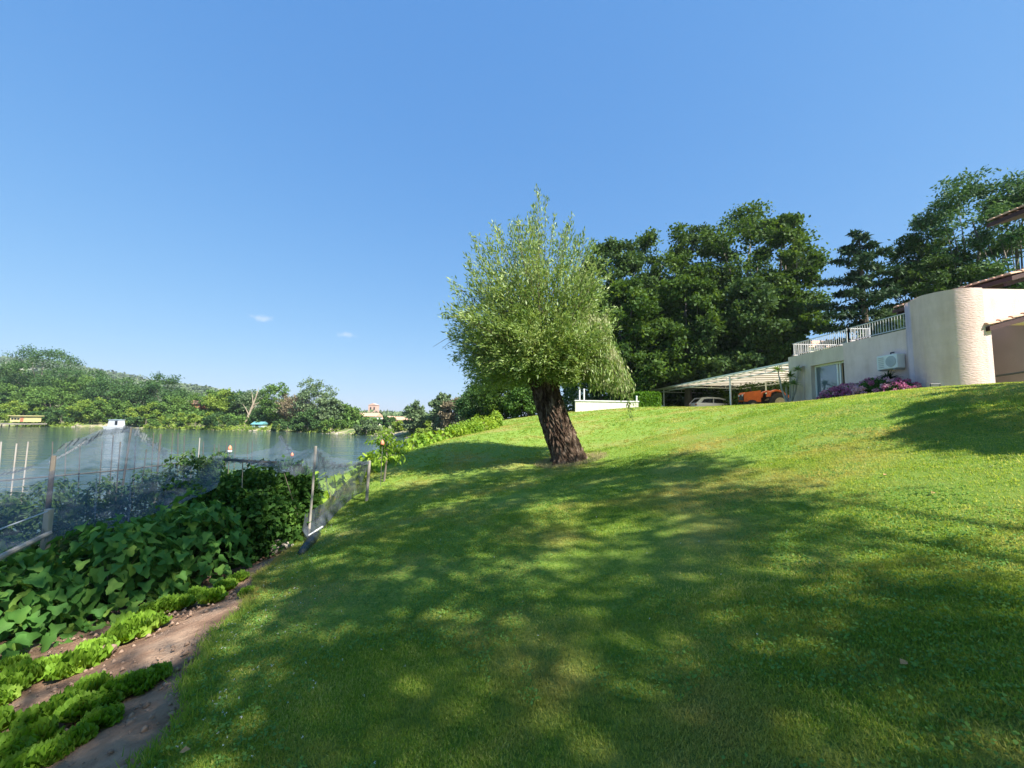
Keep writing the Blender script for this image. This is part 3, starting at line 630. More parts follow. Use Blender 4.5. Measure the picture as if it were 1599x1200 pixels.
# floating white cabin on the river
D = 113.; c = P(181, 671, D); c[2] = WZ; wd = 17/FPX*D
t = thing('cabin_boat', 'small floating white cabin moored in front of the far trees, rising behind the net', 'boat', c)
hull = MB(); L_ = 6.5
prof = [(-L_/2, .6), (-L_/2+.5, 1.1), (L_/2-1.3, 1.1), (L_/2, .1)]
V = []
for z_, s in ((-.2, .75), (.75, 1.0)):
    for x_, y_ in prof: V.append((c[0]+x_*s, c[1]-y_, z_+WZ))
    for x_, y_ in prof[::-1]: V.append((c[0]+x_*s, c[1]+y_, z_+WZ))
F = [tuple(range(8))[::-1], tuple(range(8, 16))]+[(i, (i+1) % 8, 8+(i+1) % 8, 8+i) for i in range(8)]
hull.add(V, F).build('hull', M['grey'], t)
zt = P(181, 656, D)[2]; z0 = WZ+.75
def taper(cx, cy, z0, z1, w0, w1, d0, d1):
    V = [(cx+a*w_/2, cy+b*d_/2, z_) for z_, w_, d_ in ((z0, w0, d0), (z1, w1, d1)) for a, b in ((-1, -1), (1, -1), (1, 1), (-1, 1))]
    return V, [(3, 2, 1, 0), (4, 5, 6, 7)]+[(i, (i+1) % 4, 4+(i+1) % 4, 4+i) for i in range(4)]
MB().add(*taper(c[0], c[1], z0, zt, wd, wd*.85, 2.0, 1.8)).build('cabin', M['dullwhite'], t)
MB().box((c[0], c[1], zt+.04), (wd*.95, 2.1, .08)).build('roof', M['paleblue'], t)
MB().box((c[0]+wd*.28, c[1]-1.0, (z0+zt)/2+.1), (wd*.22, .06, (zt-z0)*.6)).build('window', M['carglass'], t)

# ------------------------------------------------------------------ near trees behind the lawn
BIG = [  # px, top y, width, depth, material, label
 (958, 372, 112, 46, 'oak_dark', 'dark tree whose left side is hidden behind the willow crown'),
 (1040, 362, 120, 50, 'oak', 'large dark green tree between the willow and the tallest oak'),
 (1100, 356, 96, 52, 'oak_dark', 'dark tree just left of the tallest oak, with sky gaps near its top'),
 (1178, 328, 170, 48, 'oak', 'tallest broad oak rising above the carport'),
 (1232, 345, 84, 44, 'oak', 'leafy oak at the right end of the big tree group, beside the sky gap'),
 (985, 440, 120, 40, 'oak', 'sunlit lower tree in front of the dark trees right of the willow'),
 (1075, 432, 110, 40, 'oak', 'sunlit lower tree behind the left end of the carport'),
 (1160, 455, 120, 38, 'oak_dark', 'dark lower tree directly behind the carport roof'),
 (1232, 462, 56, 36, 'oak', 'lower tree behind the carport, next to the terrace railing'),
]
for i, (px, yt, wp, D, mt, lab) in enumerate(BIG):
    b = P(px, 640, D); zb = 2.2; top = P(px, yt, D)[2]; rx = wp/2/FPX*D*1.05; h = top-zb
    rz = h*.47
    broadleaf('oak_tree', lab, 'tree', (b[0], D, zb), (b[0], D, zb+h-rz), (rx, rx*.9, rz), M[mt], 300+i, nl=60, lr=rx*.30, nsub=18, sr=rx*.075, nleaf=34000, leaf=.33,
              r0=.42, group='big trees behind the carport and lawn', low=-.95, n=14, aspect=.7, core=.25, up=.35)
NB = [ # trees left of willow on near bank
 (752, 606, 60, 38, 'bank_dark', 'blue green tree on the near bank just left of the willow trunk'),
 (790, 592, 80, 34, 'oak', 'leafy tree on the near bank seen under the left side of the willow crown'),
 (826, 600, 60, 32, 'bank_a', 'bright green tree immediately behind the willow trunk'),
]
for i, (px, yt, wp, D, mt, lab) in enumerate(NB):
    b = P(px, 660, D); zb = Hs(b[0], D); top = P(px, yt, D)[2]; rx = wp/2/FPX*D*1.1; h = top-zb; rz = h*.48
    broadleaf('bank_tree', lab, 'tree', (b[0], D, zb), (b[0], D, zb+h*.53), (rx, rx, rz), M[mt], 340+i, nl=26, lr=rx*.4, nsub=14, sr=rx*.11, nleaf=9000, leaf=.2, r0=.14, low=-.9, group='trees on the near bank', aspect=.7)
# airy trees at right
for i, (px, yt, wp, D, mt, lab, nlf) in enumerate((
    (1458, 348, 100, 34, 'oak', 'olive green leafy tree between the cedar and the tallest tree at right', 17000),
    (1478, 400, 90, 31, 'oak_dark', 'dark lower tree above the rounded tower wall', 12000),
    (1545, 283, 150, 32, 'bank_dark', 'tall airy tree at the top right with sky showing between its limbs', 17000),
    (1612, 290, 110, 30, 'bank_dark', 'tree cut by the right edge above the upper tiled roof', 10000))):
    b = P(px, 620, D); zb = 2.4; top = P(px, yt, D)[2]; rx = wp/2/FPX*D*1.05; h = top-zb
    broadleaf('garden_tree', lab, 'tree', (b[0], D, zb), (b[0], D, zb+h*.58), (rx, rx*.8, h*.42), M[mt], 360+i, nl=46, lr=rx*.30, nsub=14, sr=rx*.085, nleaf=int(nlf*1.5), leaf=.27,
              r0=.32, n=22, low=-.8, group='trees behind the house', aspect=.45, core=.3)
# cedar
def conifer(name, label, px, yt, wp, D, seed, mt):
    rng = np.random.default_rng(seed); b = P(px, 620, D); zb = 2.4; top = P(px, yt, D)[2]; h = top-zb; rmax = wp/2/FPX*D
    t = thing(name, label, 'tree', (b[0], D, zb), 'trees behind the house')
    mb = MB(); mb.tube([(b[0], D, zb-.4), (b[0]+.1, D, zb+h*.5), (b[0], D, zb+h*.99)], [.38, .22, .03], 8); pts = []; 
    nb = 44
    for k in range(nb):
        f = (k+.5)/nb; z = zb+h*(.12+.87*f); r = rmax*(1.12*(1-f)**.6+.10)*rng.uniform(.55, 1.1); a = k*2.4+rng.normal()*.3
        tip = np.array((b[0]+math.cos(a)*r, D+math.sin(a)*r, z+r*rng.uniform(-.12, .16))); s = np.array((b[0], D, z-.1*r)); mid = (s+tip)/2+np.array((0, 0, .06*r))
        mb.tube([s, mid, tip], [.07*(1-f)+.02, .04*(1-f)+.015, .012], 5)
        n_ = int(90+420*r/rmax)
        u = rng.uniform(.15, 1.02, n_)[:, None]; line = s*(1-u)+tip*u+np.array((0, 0, 1))*(.06*r*4*u*(1-u))
        side = np.array((-math.sin(a), math.cos(a), 0)); wdt = .27*r*(1.1-u)+.10
        pts.append(line+side*rng.normal(size=(n_, 1))*wdt*.6+np.array((0, 0, 1))*rng.normal(size=(n_, 1))*.045)
    mb.build('trunk', M['bark'], t)
    leaves('crown', np.vstack(pts), .40, M[mt], t, rng, aspect=.34, up=.6)
    return t
conifer('cedar_tree', 'blue green cedar with level spiky branches, standing alone against the sky', 1356, 360, 165, 32, 74, 'cedar')
conifer('cedar_tree', 'smaller yellow green conifer just above the terrace railing', 1392, 488, 90, 27, 72, 'pine')

# understorey behind the carport
rngU = np.random.default_rng(77)
for i, (px, D, hh, lab) in enumerate(((1060, 46, 3.6, 'dark shrub in the shade behind the left end of the carport'), (1105, 44, 3.4, 'dark shrub behind the parked silver car'), (1150, 42, 3.4, 'dark leafy shrub between the car and the tractor'),
                                      (1190, 36, 3.2, 'leafy shrub directly behind the orange tractor'), (1228, 33, 3.2, 'leafy shrub by the house end of the carport'), (940, 44, 5, 'dark shrub under the trees behind the white wall'), (1000, 46, 5, 'dark shrub under the trees right of the white wall'))):
    b = P(px, 640, D); r = 2.8
    broadleaf('shrub', lab, 'shrub', (b[0], D, 2.3), (b[0], D, 2.3+hh*.5), (r*1.1, r*.6, hh*.5), M['oak_dark'], 400+i, nl=22, lr=1.0, nsub=12, sr=.28, nleaf=6000, leaf=.2, r0=.08, n=5, low=-1, group='shrubs under the big trees')
r = np.random.default_rng(301); n = 15000; pxs = r.uniform(880, 1310, n); dd = r.uniform(53, 60, n); hh = 7.5*(1+.25*fbm(pxs*.05, dd*.1, 3))
pts = np.column_stack([(pxs-799.5)/FPX*dd, dd, 2.0+hh*r.random(n)])
tag(leaves('woodland_edge', pts, .5, M['oak_dark'], None, r, aspect=.7, up=.3), 'deep shaded undergrowth of the wood behind the big trees', 'undergrowth', kind='stuff')
# clipped hedge
a = P(997, 637, 35); b = P(1031, 637, 35); zt = P(1014, 614, 35)[2]; t = thing('clipped_hedge', 'bright green box clipped hedge at the left end of the carport', 'hedge', ((a[0]+b[0])/2, 36, 2.3))
n_ = 16000; r = np.random.default_rng(3); wx, dy, hz = b[0]-a[0], 2.0, zt-2.2
face = r.integers(0, 4, n_); u = r.random((n_, 3)); u[face == 0, 1] = 0; u[face == 1, 2] = 1; u[face == 2, 0] = 0; u[face == 3, 0] = 1
pts = np.array((a[0], 35, 2.2))+u*np.array((wx, dy, hz))+r.normal(size=(n_, 3))*.05
leaves('foliage', pts, .12, M['hedge'], t, r, aspect=.7, up=.3)
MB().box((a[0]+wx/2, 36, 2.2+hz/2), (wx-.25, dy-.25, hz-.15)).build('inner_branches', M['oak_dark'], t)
# low white wall and poles
D = 32; a = P(898, 640, D); b = P(996, 638, D); zt = P(945, 627.5, D)[2]
t = thing('low_wall', 'low white wall across the lawn behind the willow trunk', 'wall', ((a[0]+b[0])/2, D, 2.2))
MB().box(((a[0]+b[0])/2, D, (zt+2.0)/2), (b[0]-a[0], .3, zt-2.0)).build('wall_body', M['offwhite'], t)
MB().box(((a[0]+b[0])/2, D, zt+.04), (b[0]-a[0]+.1, .42, .08)).build('coping', M['white'], t)
for px, y1, lab in ((905, 606, 'taller left white post of the pair above the low wall'), (912, 609, 'shorter right white post of the pair above the low wall'), (994, 620, 'white post at the right end of the low wall')):
    p = P(px, y1, D+.6); o = MB().tube([(p[0], D+.6, 2.1), tuple(p)], .06, 8); o.lathe(tuple(p), (0, 0, 1), [(.075, 0), (.075, .05), (.02, .08)], 10)
    tag(o.build('post', M['white']), lab, 'post', 'white posts by the low wall')

# ------------------------------------------------------------------ the house
FX = 14.2                                         # facade plane (faces the river, parallel to view direction)
ZT = 5.0; ZG = 2.0
h = thing('villa', 'cream stucco villa with a rounded wall, tiled eaves and a roof terrace', 'house', (16, 14, 2.3))
def wall_with_hole():
    mb = MB(); y0, y1 = 17.15, 20.9; wy0, wy1, wz1 = 17.25, 19.35, 4.35
    mb.box((FX+.15, (wy1+y1)/2, (ZG+ZT)/2), (.3, y1-wy1, ZT-ZG)); mb.box((FX+.15, (wy0+wy1)/2, (wz1+ZT)/2), (.3, wy1-wy0, ZT-wz1)); mb.box((FX+.15, (y0+wy0)/2, (ZG+ZT)/2), (.3, wy0-y0, ZT-ZG))
    mb.box((FX+3.2, y1-.15, (ZG+ZT)/2), (5.8, .3, ZT-ZG)); mb.box((FX+3.1, 19, ZT-.12), (5.5, 3.3, .2))
    return mb
wall_with_hole().build('lower_wing_wall', M['stucco_grey'], h)
fr = MB(); x = FX+.22
for yy in (17.29, 17.85, 18.0, 19.31): fr.box((x, yy, 3.2), (.07, .07, 2.3))
fr.box((x, 18.3, 4.31), (.072, 2.08, .07)); fr.box((x, 18.3, 2.1), (.072, 2.08, .08))
wf = fr.build('sliding_door', M['white'], h)
MB().box((x+.01, 18.65, 3.2), (.02, 1.24, 2.2)).build('pane', M['glass'], wf)
MB().box((x+.06, 17.56, 3.2), (.02, .5, 2.2)).build('pane', M['carglass'], wf)
cu = MB(); ny = 30
V = []
for i in range(ny+1):
    y_ = 18.15+1.1*i/ny; xx_ = x+.16+.03*math.sin(i*1.7)
    V += [(xx_, y_, 2.1), (xx_, y_, 4.3)]
cu.add(V, [(2*i, 2*i+2, 2*i+3, 2*i+1) for i in range(ny)]).build('curtain', M['paleblue'], wf)
MB().box((FX-.04, 19.85, 3.2), (.08, .12, 2.4)).build('downpipe', M['stucco_grey'], h)
# upper block wall (second wall, slightly proud)
MB().box((FX+.1, 15.7, (ZG+ZT+.05)/2), (.36, 3.2, ZT+.05-ZG)).build('terrace_wall', M['stucco'], h)
MB().box((FX+3, 15.8, ZT-.1), (5.4, 2.9, .2)).build('terrace_floor', M['stucco_grey'], h)
# rounded tower wall: path in plan
TT = 5.86; path = [(FX+.05, 14.6), (13.62, 14.05)]
c0 = (14.2, 13.2); r0 = .92
path = [(14.25, 14.42), (13.90, 14.12), (13.62, 13.75)]
for k in range(25):
    a = math.pi*(1.0+ .5*k/24); path.append((c0[0]+.80*math.cos(a), c0[1]+.92*math.sin(a)))
path += [(14.40, 12.28)]
V = []; nz_ = 30
for j in range(nz_+1):
    z = 2.0+(TT-2.0)*j/nz_
    for (px_, py_) in path: V.append((px_, py_, z))
n_ = len(path); F = [(j*n_+i, j*n_+i+1, (j+1)*n_+i+1, (j+1)*n_+i) for j in range(nz_) for i in range(n_-1)]
inner = [(px_+.15, py_+.3) for px_, py_ in path]
b0_ = len(V)
for (px_, py_) in path: V.append((px_, py_, TT))
for (px_, py_) in inner: V.append((px_, py_, TT+.02))
F += [(b0_+i, b0_+i+1, b0_+n_+i+1, b0_+n_+i) for i in range(n_-1)]
for (px_, py_) in inner: V.append((px_, py_, 2.0))
F += [(b0_+n_+i, b0_+n_+i+1, b0_+2*n_+i+1, b0_+2*n_+i) for i in range(n_-1)]
MB().add(V, F).build('rounded_wall', M['stucco_rough'], h, True)
# wall above porch + recess
MB().box((17.03, 12.432, 5.3), (5.26, .3, 1.06)).build('porch_gable_wall', M['stucco'], h)
MB().box((14.48, 13.22, 3.4), (.22, 1.84, 3.0)).build('porch_side_wall', M['stucco'], h)
MB().box((17.0, 14.3, 3.5), (5.0, .3, 3.2)).build('porch_back_wall', M['porch_shaded_stucco'], h)
MB().box((16.1, 13.2, 3.5), (.3, 1.7, 3.2)).build('porch_sun_block', M['porch_shaded_stucco'], h)  # unseen wall, added to keep the sun out of the recess
MB().box((18.6, 15.0, 4.2), (4.6, .3, 4.2)).build('rear_wall', M['stucco'], h)
# tiled roofs rising to the right, rake towards the camera
def tiled(name, x0, x1, y0, y1, z0, sl=.29, thick=.16, sof='soffit', colw=.22):
    mb = MB(); L_ = x1-x0; th = math.atan(sl); cols = int((y1-y0)/colw)
    nrow = int(L_/.38)
    for c in range(cols):
        yc = y0+(c+.5)*colw
        for r in range(nrow):
            xa = x0+r*.38; xb = xa+.46
            V = []; 
            for (xx_, rad, dz) in ((xa, colw*.52, .035), (xb, colw*.44, .0)):
                for k in range(7):
                    a = math.pi*k/6; V.append((xx_, yc+rad*math.cos(a), z0+(xx_-x0)*sl+dz+rad*.62*math.sin(a)))
            F = [(k, k+1, 8+k, 7+k) for k in range(6)]+[tuple(range(7))]
            mb.add(V, F)
    o = mb.build(name, M['tile'], h, False)
    s = MB(); s.prism([(x0+.05, z0-.02), (x1, z0-.02+(x1-x0-.05)*sl), (x1, z0-thick+(x1-x0-.05)*sl), (x0+.05, z0-thick)], 1, y0+.02, y1-.02); s.build(sof, M['darkwood'], o)
    return o
A0 = P(1403, 478, 16.5); A0[2] -= .17; tiled('main_roof', 15.5, 20.5, 12.42, 16.5, A0[2])
rf = MB()
for k in range(8): rf.prism([(15.56, A0[2]-.29), (15.56, A0[2]-.17), (17.2, A0[2]-.17+1.64*.29), (17.2, A0[2]-.29+1.64*.29)], 1, 12.6+k*.52, 12.68+k*.52)
rf.build('rafter', M['darkwood'], h)
B0 = P(1558, 350, 13.93); tiled('upper_roof', 16.6, 20.5, 12.3, 13.93, B0[2])
MB().box((20.6, 12.6, 8.2), (4.0, 2.4, 3.0)).build('upper_wall', M['stucco'], h)
C0 = P(1547, 507, 12.05); tiled('porch_roof', 14.38, 18.4, 12.17, 12.40, C0[2]+.0, colw=.23)
s = MB(); s.tube([(15.15, 13.3, 3.15), (15.9, 12.2, 3.35)], .03, 8); s.build('handrail', M['frame_dark'], h)
v_ = P(1460, 604, 12.35)
# small access frame at the wall foot
a = P(1453, 609, 12.3); mb = MB(); 
for (p, q) in (((1453, 612), (1453, 600)), ((1453, 600), (1468, 600)), ((1468, 600), (1468, 612))): mb.tube([tuple(P(*p, 12.05)), tuple(P(*q, 12.05))], .015, 6)
mb.build('meter_box_frame', M['frame_dark'], h)
# railings
def railing(name, label, pts, hh, spacing=.115, zb=ZT):
    t = thing(name, label, 'railing', (*pts[0], zb), 'white terrace railings')
    rails = MB(); bars = 0
    for (x0, y0), (x1, y1) in zip(pts[:-1], pts[1:]):
        L_ = math.hypot(x1-x0, y1-y0); n = max(2, int(L_/spacing))
        for z_ in (zb+.09, zb+hh): rails.tube([(x0, y0, z_), (x1, y1, z_)], .02, 6)
        for e in ((x0, y0), (x1, y1)): MB().box((e[0], e[1], zb+hh/2+.03), (.05, .05, hh+.06)).build('post', M['rail_paint'], t)
        for k in range(1, n):
            if bars >= 95: break
            x = x0+(x1-x0)*k/n; y = y0+(y1-y0)*k/n; bars += 1
            MB().tube([(x, y, zb+.09), (x, y, zb+hh)], .011, 5).build('baluster', M['rail_paint'], t)
    rails.build('rail', M['rail_paint'], t)
railing('terrace_railing', 'longer lower white railing above the glass door, left', [(17.6, 20.75), (FX+.12, 20.75), (FX+.12, 17.3)], .66)
railing('terrace_railing', 'right white railing above the wall unit, ending at the rounded wall', [(15.2, 17.2), (FX+.1, 17.2), (FX+.1, 14.5)], .62, zb=ZT+.06)
# AC unit
t = thing('air_conditioner', 'white outdoor air conditioner fixed high on the villa wall', 'air conditioner', (FX-.2, 14.95, 3.9))
MB().box((FX-.27, 14.95, 3.92), (.30, .82, .52)).build('casing', M['white'], t, bevel=.02)
g_ = MB(); g_.lathe((FX-.42, 14.78, 3.92), (-1, 0, 0), [(.2, 0), (.2, .015), (.05, .02)], 20)
for k in range(6): g_.box((FX-.43, 15.17, 3.74+k*.07), (.02, .2, .02))
g_.build('fan_grille', M['grey'], t)
for yy in (14.65, 15.25): MB().box((FX-.26, yy, 3.63), (.4, .04, .04)).build('bracket', M['grey'], t)
MB().tube([(FX-.2, 15.0, 4.18), (FX-.2, 15.0, 4.27), (FX-.05, 15.0, 4.3)], .025, 6).build('pipe', M['frame_dark'], t)
# neighbour's roof seen through the railing
a = P(1262, 543, 52); b = P(1316, 543, 52); zt = P(1290, 525, 52)[2]
t = thing('neighbour_house', 'red tiled house roof seen beyond the terrace railing', 'house', (a[0], 54, 3))
MB().box(((a[0]+b[0])/2, 55, (2.3+a[2])/2), (b[0]-a[0], 6, a[2]-2.3)).build('wall', M['offwhite'], t)
r_ = MB(); gable_roof(r_, a[0], b[0], 52, 58, a[2]+.01, zt-a[2], .3); r_.build('roof', M['tile'], t)

# ------------------------------------------------------------------ carport
CX = 14.8; CZ = 4.78
t = thing('carport', 'long low carport with a pale sheet roof on thin white posts', 'carport', (18, 32, 2.3))
V = []; ny, nx_ = 40, 20
for j in range(ny+1):
    for i in range(nx_+1):
        y = 20.9+(43.6-20.9)*j/ny; x = CX+7.6*i/nx_
        V.append((x, y, CZ+.09-.05*i/nx_+.05*math.sin(i*1.3)**2*0+.02*math.sin(y*2.1)))
F = [(j*(nx_+1)+i, j*(nx_+1)+i+1, (j+1)*(nx_+1)+i+1, (j+1)*(nx_+1)+i) for j in range(ny) for i in range(nx_)]
MB().add(V, F).build('roof_sheet', M['canvas'], t)
MB().box((CX-.02, 32.25, CZ+.08), (.06, 22.8, .10)).build('roof_edge', M['white'], t)
tr = MB()
for xo, zz_ in ((0.06, 0), (4.6, -.03)):
    tr.tube([(CX+xo, 21, CZ-.02+zz_), (CX+xo, 43.4, CZ-.02+zz_)], .03, 6); tr.tube([(CX+xo, 21, CZ-.26+zz_), (CX+xo, 43.4, CZ-.26+zz_)], .03, 6)
    for k in range(16): tr.tube([(CX+xo, 21+k*1.45, CZ-.02+zz_), (CX+xo, 21+k*1.45, CZ-.26+zz_)], .018, 5)
for yy in (21.2, 27.8, 34, 40.0):
    tr.tube([(CX, yy, CZ-.30), (CX+7.5, yy, CZ-.36)], .028, 6); tr.tube([(CX, yy, CZ-.03), (CX+7.5, yy, CZ-.06)], .028, 6)
    for k in range(6): tr.tube([(CX+.6+k*1.2, yy, CZ-.04), (CX+.6+k*1.2, yy, CZ-.32)], .015, 5)
tr.build('truss', M['white'], t)
bt = MB()
for k in range(19): bt.box((CX+3.8, 21.5+k*1.2, CZ+.035), (7.4, .05, .05))
bt.build('batten', M['greywood'], t)
for (xo, yy) in ((0.06, 27.8), (0.06, 40.0), (4.6, 31.2), (4.6, 41.8), (0.06, 21.3)):
    MB().tube([(CX+xo, yy, 2.0), (CX+xo, yy, CZ-.05)], .055, 8).build('post', M['white'], t)

# ------------------------------------------------------------------ tractor (facing left) and car
def wheel(parent, c, r, w_, name='wheel', axis=(0, 1, 0)):
    wt = MB(); wt.lathe((c[0], c[1]-w_/2, c[2]), axis, [(r*.6, 0), (r*.93, .02), (r, w_*.2), (r, w_*.8), (r*.93, w_-.02), (r*.6, w_)], 28)
    for k in range(22):
        a = 2*math.pi*k/22
        wt.box((c[0]+math.cos(a)*r, c[1], c[2]+math.sin(a)*r), (.05, w_*.9, .05), M=Matrix.Rotation(-a, 3, 'Y') @ Matrix.Rotation(.35, 3, 'X'))
    o = wt.build(name, M['rubber'], parent)
    MB().lathe((c[0], c[1]-w_/2-.012, c[2]), axis, [(r*.55, 0), (r*.5, .03), (r*.2, .05), (r*.2, w_-.02), (r*.55, w_+.024)], 20).build('rim', M['rim'], o)
gx0 = P(1158, 640, 26.6)[0]; TY = 26.6; tg = 2.28
t = thing('tractor', 'small orange farm tractor parked under the carport', 'tractor', (gx0+1.6, TY, tg))
hd = MB(); hd.prism([(gx0+.05, tg+.72), (gx0+.02, tg+1.12), (gx0+.12, tg+1.24), (gx0+1.05, tg+1.38), (gx0+1.05, tg+.72)], 1, TY-.33, TY+.33); hd.build('bonnet', M['orange'], t, bevel=.04)
MB().box((gx0+.0, TY, tg+.94), (.04, .5, .34)).build('grille', M['black'], t)
for s in (-1, 1): MB().lathe((gx0-.02, TY+s*.2, tg+1.08), (-1, 0, 0), [(.06, 0), (.05, .03)], 12).build('headlight', M['white'], t)
MB().prism([(gx0+.2, tg+.45), (gx0+.2, tg+.72), (gx0+2.1, tg+.8), (gx0+2.1, tg+.45)], 1, TY-.16, TY+.16).build('chassis', M['black'], t)
for s in (-1, 1):
    MB().prism([(gx0+1.45, tg+1.02), (gx0+1.55, tg+1.34), (gx0+1.95, tg+1.48), (gx0+2.35, tg+1.40), (gx0+2.62, tg+1.1), (gx0+2.55, tg+1.06), (gx0+2.3, tg+1.3), (gx0+1.95, tg+1.38), (gx0+1.62, tg+1.28), (gx0+1.55, tg+1.0)], 1, TY+s*.42-.16, TY+s*.42+.16).build('fender', M['orange'], t)
    wheel(t, (gx0+2.05, TY+s*.58, tg+.62), .62, .3)
    wheel(t, (gx0+.42, TY+s*.5, tg+.38), .38, .2)
st = MB(); st.box((gx0+1.95, TY, tg+1.2), (.42, .42, .08)); st.box((gx0+2.14, TY, tg+1.38), (.07, .42, .3)); st.build('seat', M['black'], t, bevel=.02)
sw = MB(); pts = [(gx0+1.35+.05*math.sin(a), TY+.18*math.cos(a), tg+1.5+.17*math.sin(a)) for a in np.linspace(0, 2*math.pi, 17)]; sw.tube(pts, .015, 5); sw.tube([(gx0+1.1, TY, tg+1.2), (gx0+1.35, TY, tg+1.5)], .02, 6); sw.build('steering_wheel', M['black'], t)
MB().tube([(gx0+.55, TY-.15, tg+1.3), (gx0+.55, TY-.15, tg+1.62)], .03, 8).build('exhaust', M['black'], t)
im = MB(); im.prism([(gx0+2.6, tg+.75), (gx0+2.6, tg+1.12), (gx0+3.5, tg+1.02), (gx0+3.55, tg+.6), (gx0+3.3, tg+.55)], 1, TY-.6, TY+.6)
im.build('rear_implement', M['orange'], t, bevel=.02)
MB().tube([(gx0+2.4, TY, tg+.7), (gx0+2.9, TY, tg+.85)], .04, 6).build('hitch', M['black'], t)
# car
x0 = P(1081, 640, 37)[0]; CY = 37.0; g = 2.28; Lc = 4.3
t = thing('parked_car', 'silver hatchback parked under the left half of the carport', 'car', (x0+Lc/2, CY, g))
def car_loft():
    top = [(0.02, .45, .62), (.0, .75, .80), (.12, 1.0, .84), (.9, 1.04, .86), (1.6, 1.0, .87), (3.0, .98, .87), (3.7, .86, .84), (4.2, .70, .74), (4.3, .45, .62)]
    V = []; F = []
    for (x_, z_, w_) in top:
        for y_, zf in ((-w_*.94, .22), (-w_, .45), (-w_*.98, z_*.8), (-w_*.86, z_), (w_*.86, z_), (w_*.98, z_*.8), (w_, .45), (w_*.94, .22)):
            V.append((x0+x_, CY+y_, g+zf))
    n = 8
    for i in range(len(top)-1):
        for k in range(n): F.append((i*n+k, i*n+(k+1) % n, (i+1)*n+(k+1) % n, (i+1)*n+k))
    F += [tuple(range(n))[::-1], tuple((len(top)-1)*n+k for k in range(n))]
    return V, F
MB().add(*car_loft()).build('body', M['silver'], t, True, bevel=.03)
gh = [(.1, .98), (.55, 1.45), (1.1, 1.52), (2.1, 1.48), (2.55, 1.38), (3.35, .96)]
MB().prism([(x0+a, g+b) for a, b in gh], 1, CY-.70, CY+.70).build('cabin', M['silver'], t, bevel=.05)
for s in (-1, 1):
    MB().prism([(x0+a, g+b) for a, b in ((.5, 1.04), (.75, 1.36), (1.2, 1.42), (1.55, 1.42), (1.55, 1.04))], 1, CY+s*.71-.01, CY+s*.71+.01).build('window', M['carglass'], t)
    MB().prism([(x0+a, g+b) for a, b in ((1.62, 1.04), (1.62, 1.42), (2.1, 1.40), (2.5, 1.30), (3.05, 1.02))], 1, CY+s*.71-.01, CY+s*.71+.01).build('window', M['carglass'], t)
    for xx_ in (.85, 3.45): wheel(t, (x0+xx_, CY+s*.76, g+.31), .31, .2)
    MB().box((x0+.06, CY+s*.62, g+.86), (.06, .26, .16)).build('tail_light', M['brick'], t)
MB().prism([(x0+.16, g+1.06), (x0+.50, g+1.38), (x0+.48, g+1.40), (x0+.13, g+1.08)], 1, CY-.58, CY+.58).build('rear_window', M['carglass'], t)

# ------------------------------------------------------------------ plants at the house
def strap_leaves(name, c, n, L, W, mt, parent, rng, spread=1.0):
    d = unit(np.column_stack([rng.normal(size=(n, 2))*spread, rng.uniform(-.1, 1.3, n)])); Ls = L*rng.uniform(.7, 1.1, n)
    cc = np.array(c)+d*.03; up = np.array((0, 0, 1.)); nr = unit(up-d*(d@up)[:, None]+1e-3)
    s = unit(np.cross(d, nr)); V = []; F = []
    for i in range(n):
        b = len(V)
        for k, f in enumerate((0, .35, .7, 1)):
            p = cc[i]+d[i]*Ls[i]*f-up*Ls[i]*.35*f*f; w_ = W*(1, 1, .7, .05)[k]
            V += [p-s[i]*w_/2, p+s[i]*w_/2]
        F += [(b+2*k, b+2*k+1, b+2*k+3, b+2*k+2) for k in range(3)]
    return fast(name, V, F, M[mt], parent)
r = np.random.default_rng(8)
yp = np.array((13.75, 20.3, 2.32)); t = thing('yucca_plant', 'tall two headed yucca at the corner between carport and villa', 'plant', yp)
tk = MB(); heads = [((.05, -.1), 1.62), ((-.32, .25), 1.95), ((.20, -.45), 1.9), ((-.1, -.5), 1.2), ((.1, .35), 1.25)]
for (dx, dy), z_ in heads: tk.tube([tuple(yp), tuple(yp+np.array((dx*.7, dy*.7, z_*.5))), tuple(yp+np.array((dx, dy, z_)))], [.06, .045, .035], 7)
tk.build('trunk', M['stake_pale'], t)
for (dx, dy), z_ in heads: strap_leaves('leaf_head', yp+np.array((dx, dy, z_)), 60, .42, .05, 'yucca', t, r)
dp = np.array((13.6, 14.75, 2.35)); t = thing('spiky_plant', 'dark spiky plant rising behind the hydrangeas, below the wall unit', 'plant', dp)
MB().tube([tuple(dp), tuple(dp+np.array((0, 0, .95)))], .06, 7).build('trunk', M['bark'], t)
strap_leaves('leaf_head', dp+np.array((0, 0, .9)), 130, .5, .055, 'dracaena', t, r, 1.0)
hyd = [(13.1, 16.6, .48, .50, 'hyd_b', 'leftmost hydrangea, small and mostly pale pink'), (13.05, 15.9, .58, .62, 'hyd_a', 'dark mauve hydrangea, second from the glass door'), (13.0, 15.15, .55, .62, 'hyd_a', 'purple hydrangea in the middle, in front of the spiky plant'),
       (12.9, 14.4, .6, .70, 'hyd_b', 'bright pink hydrangea right of the spiky plant'), (12.95, 13.7, .52, .56, 'hyd_a', 'mauve and pink hydrangea nearest the rounded wall')]
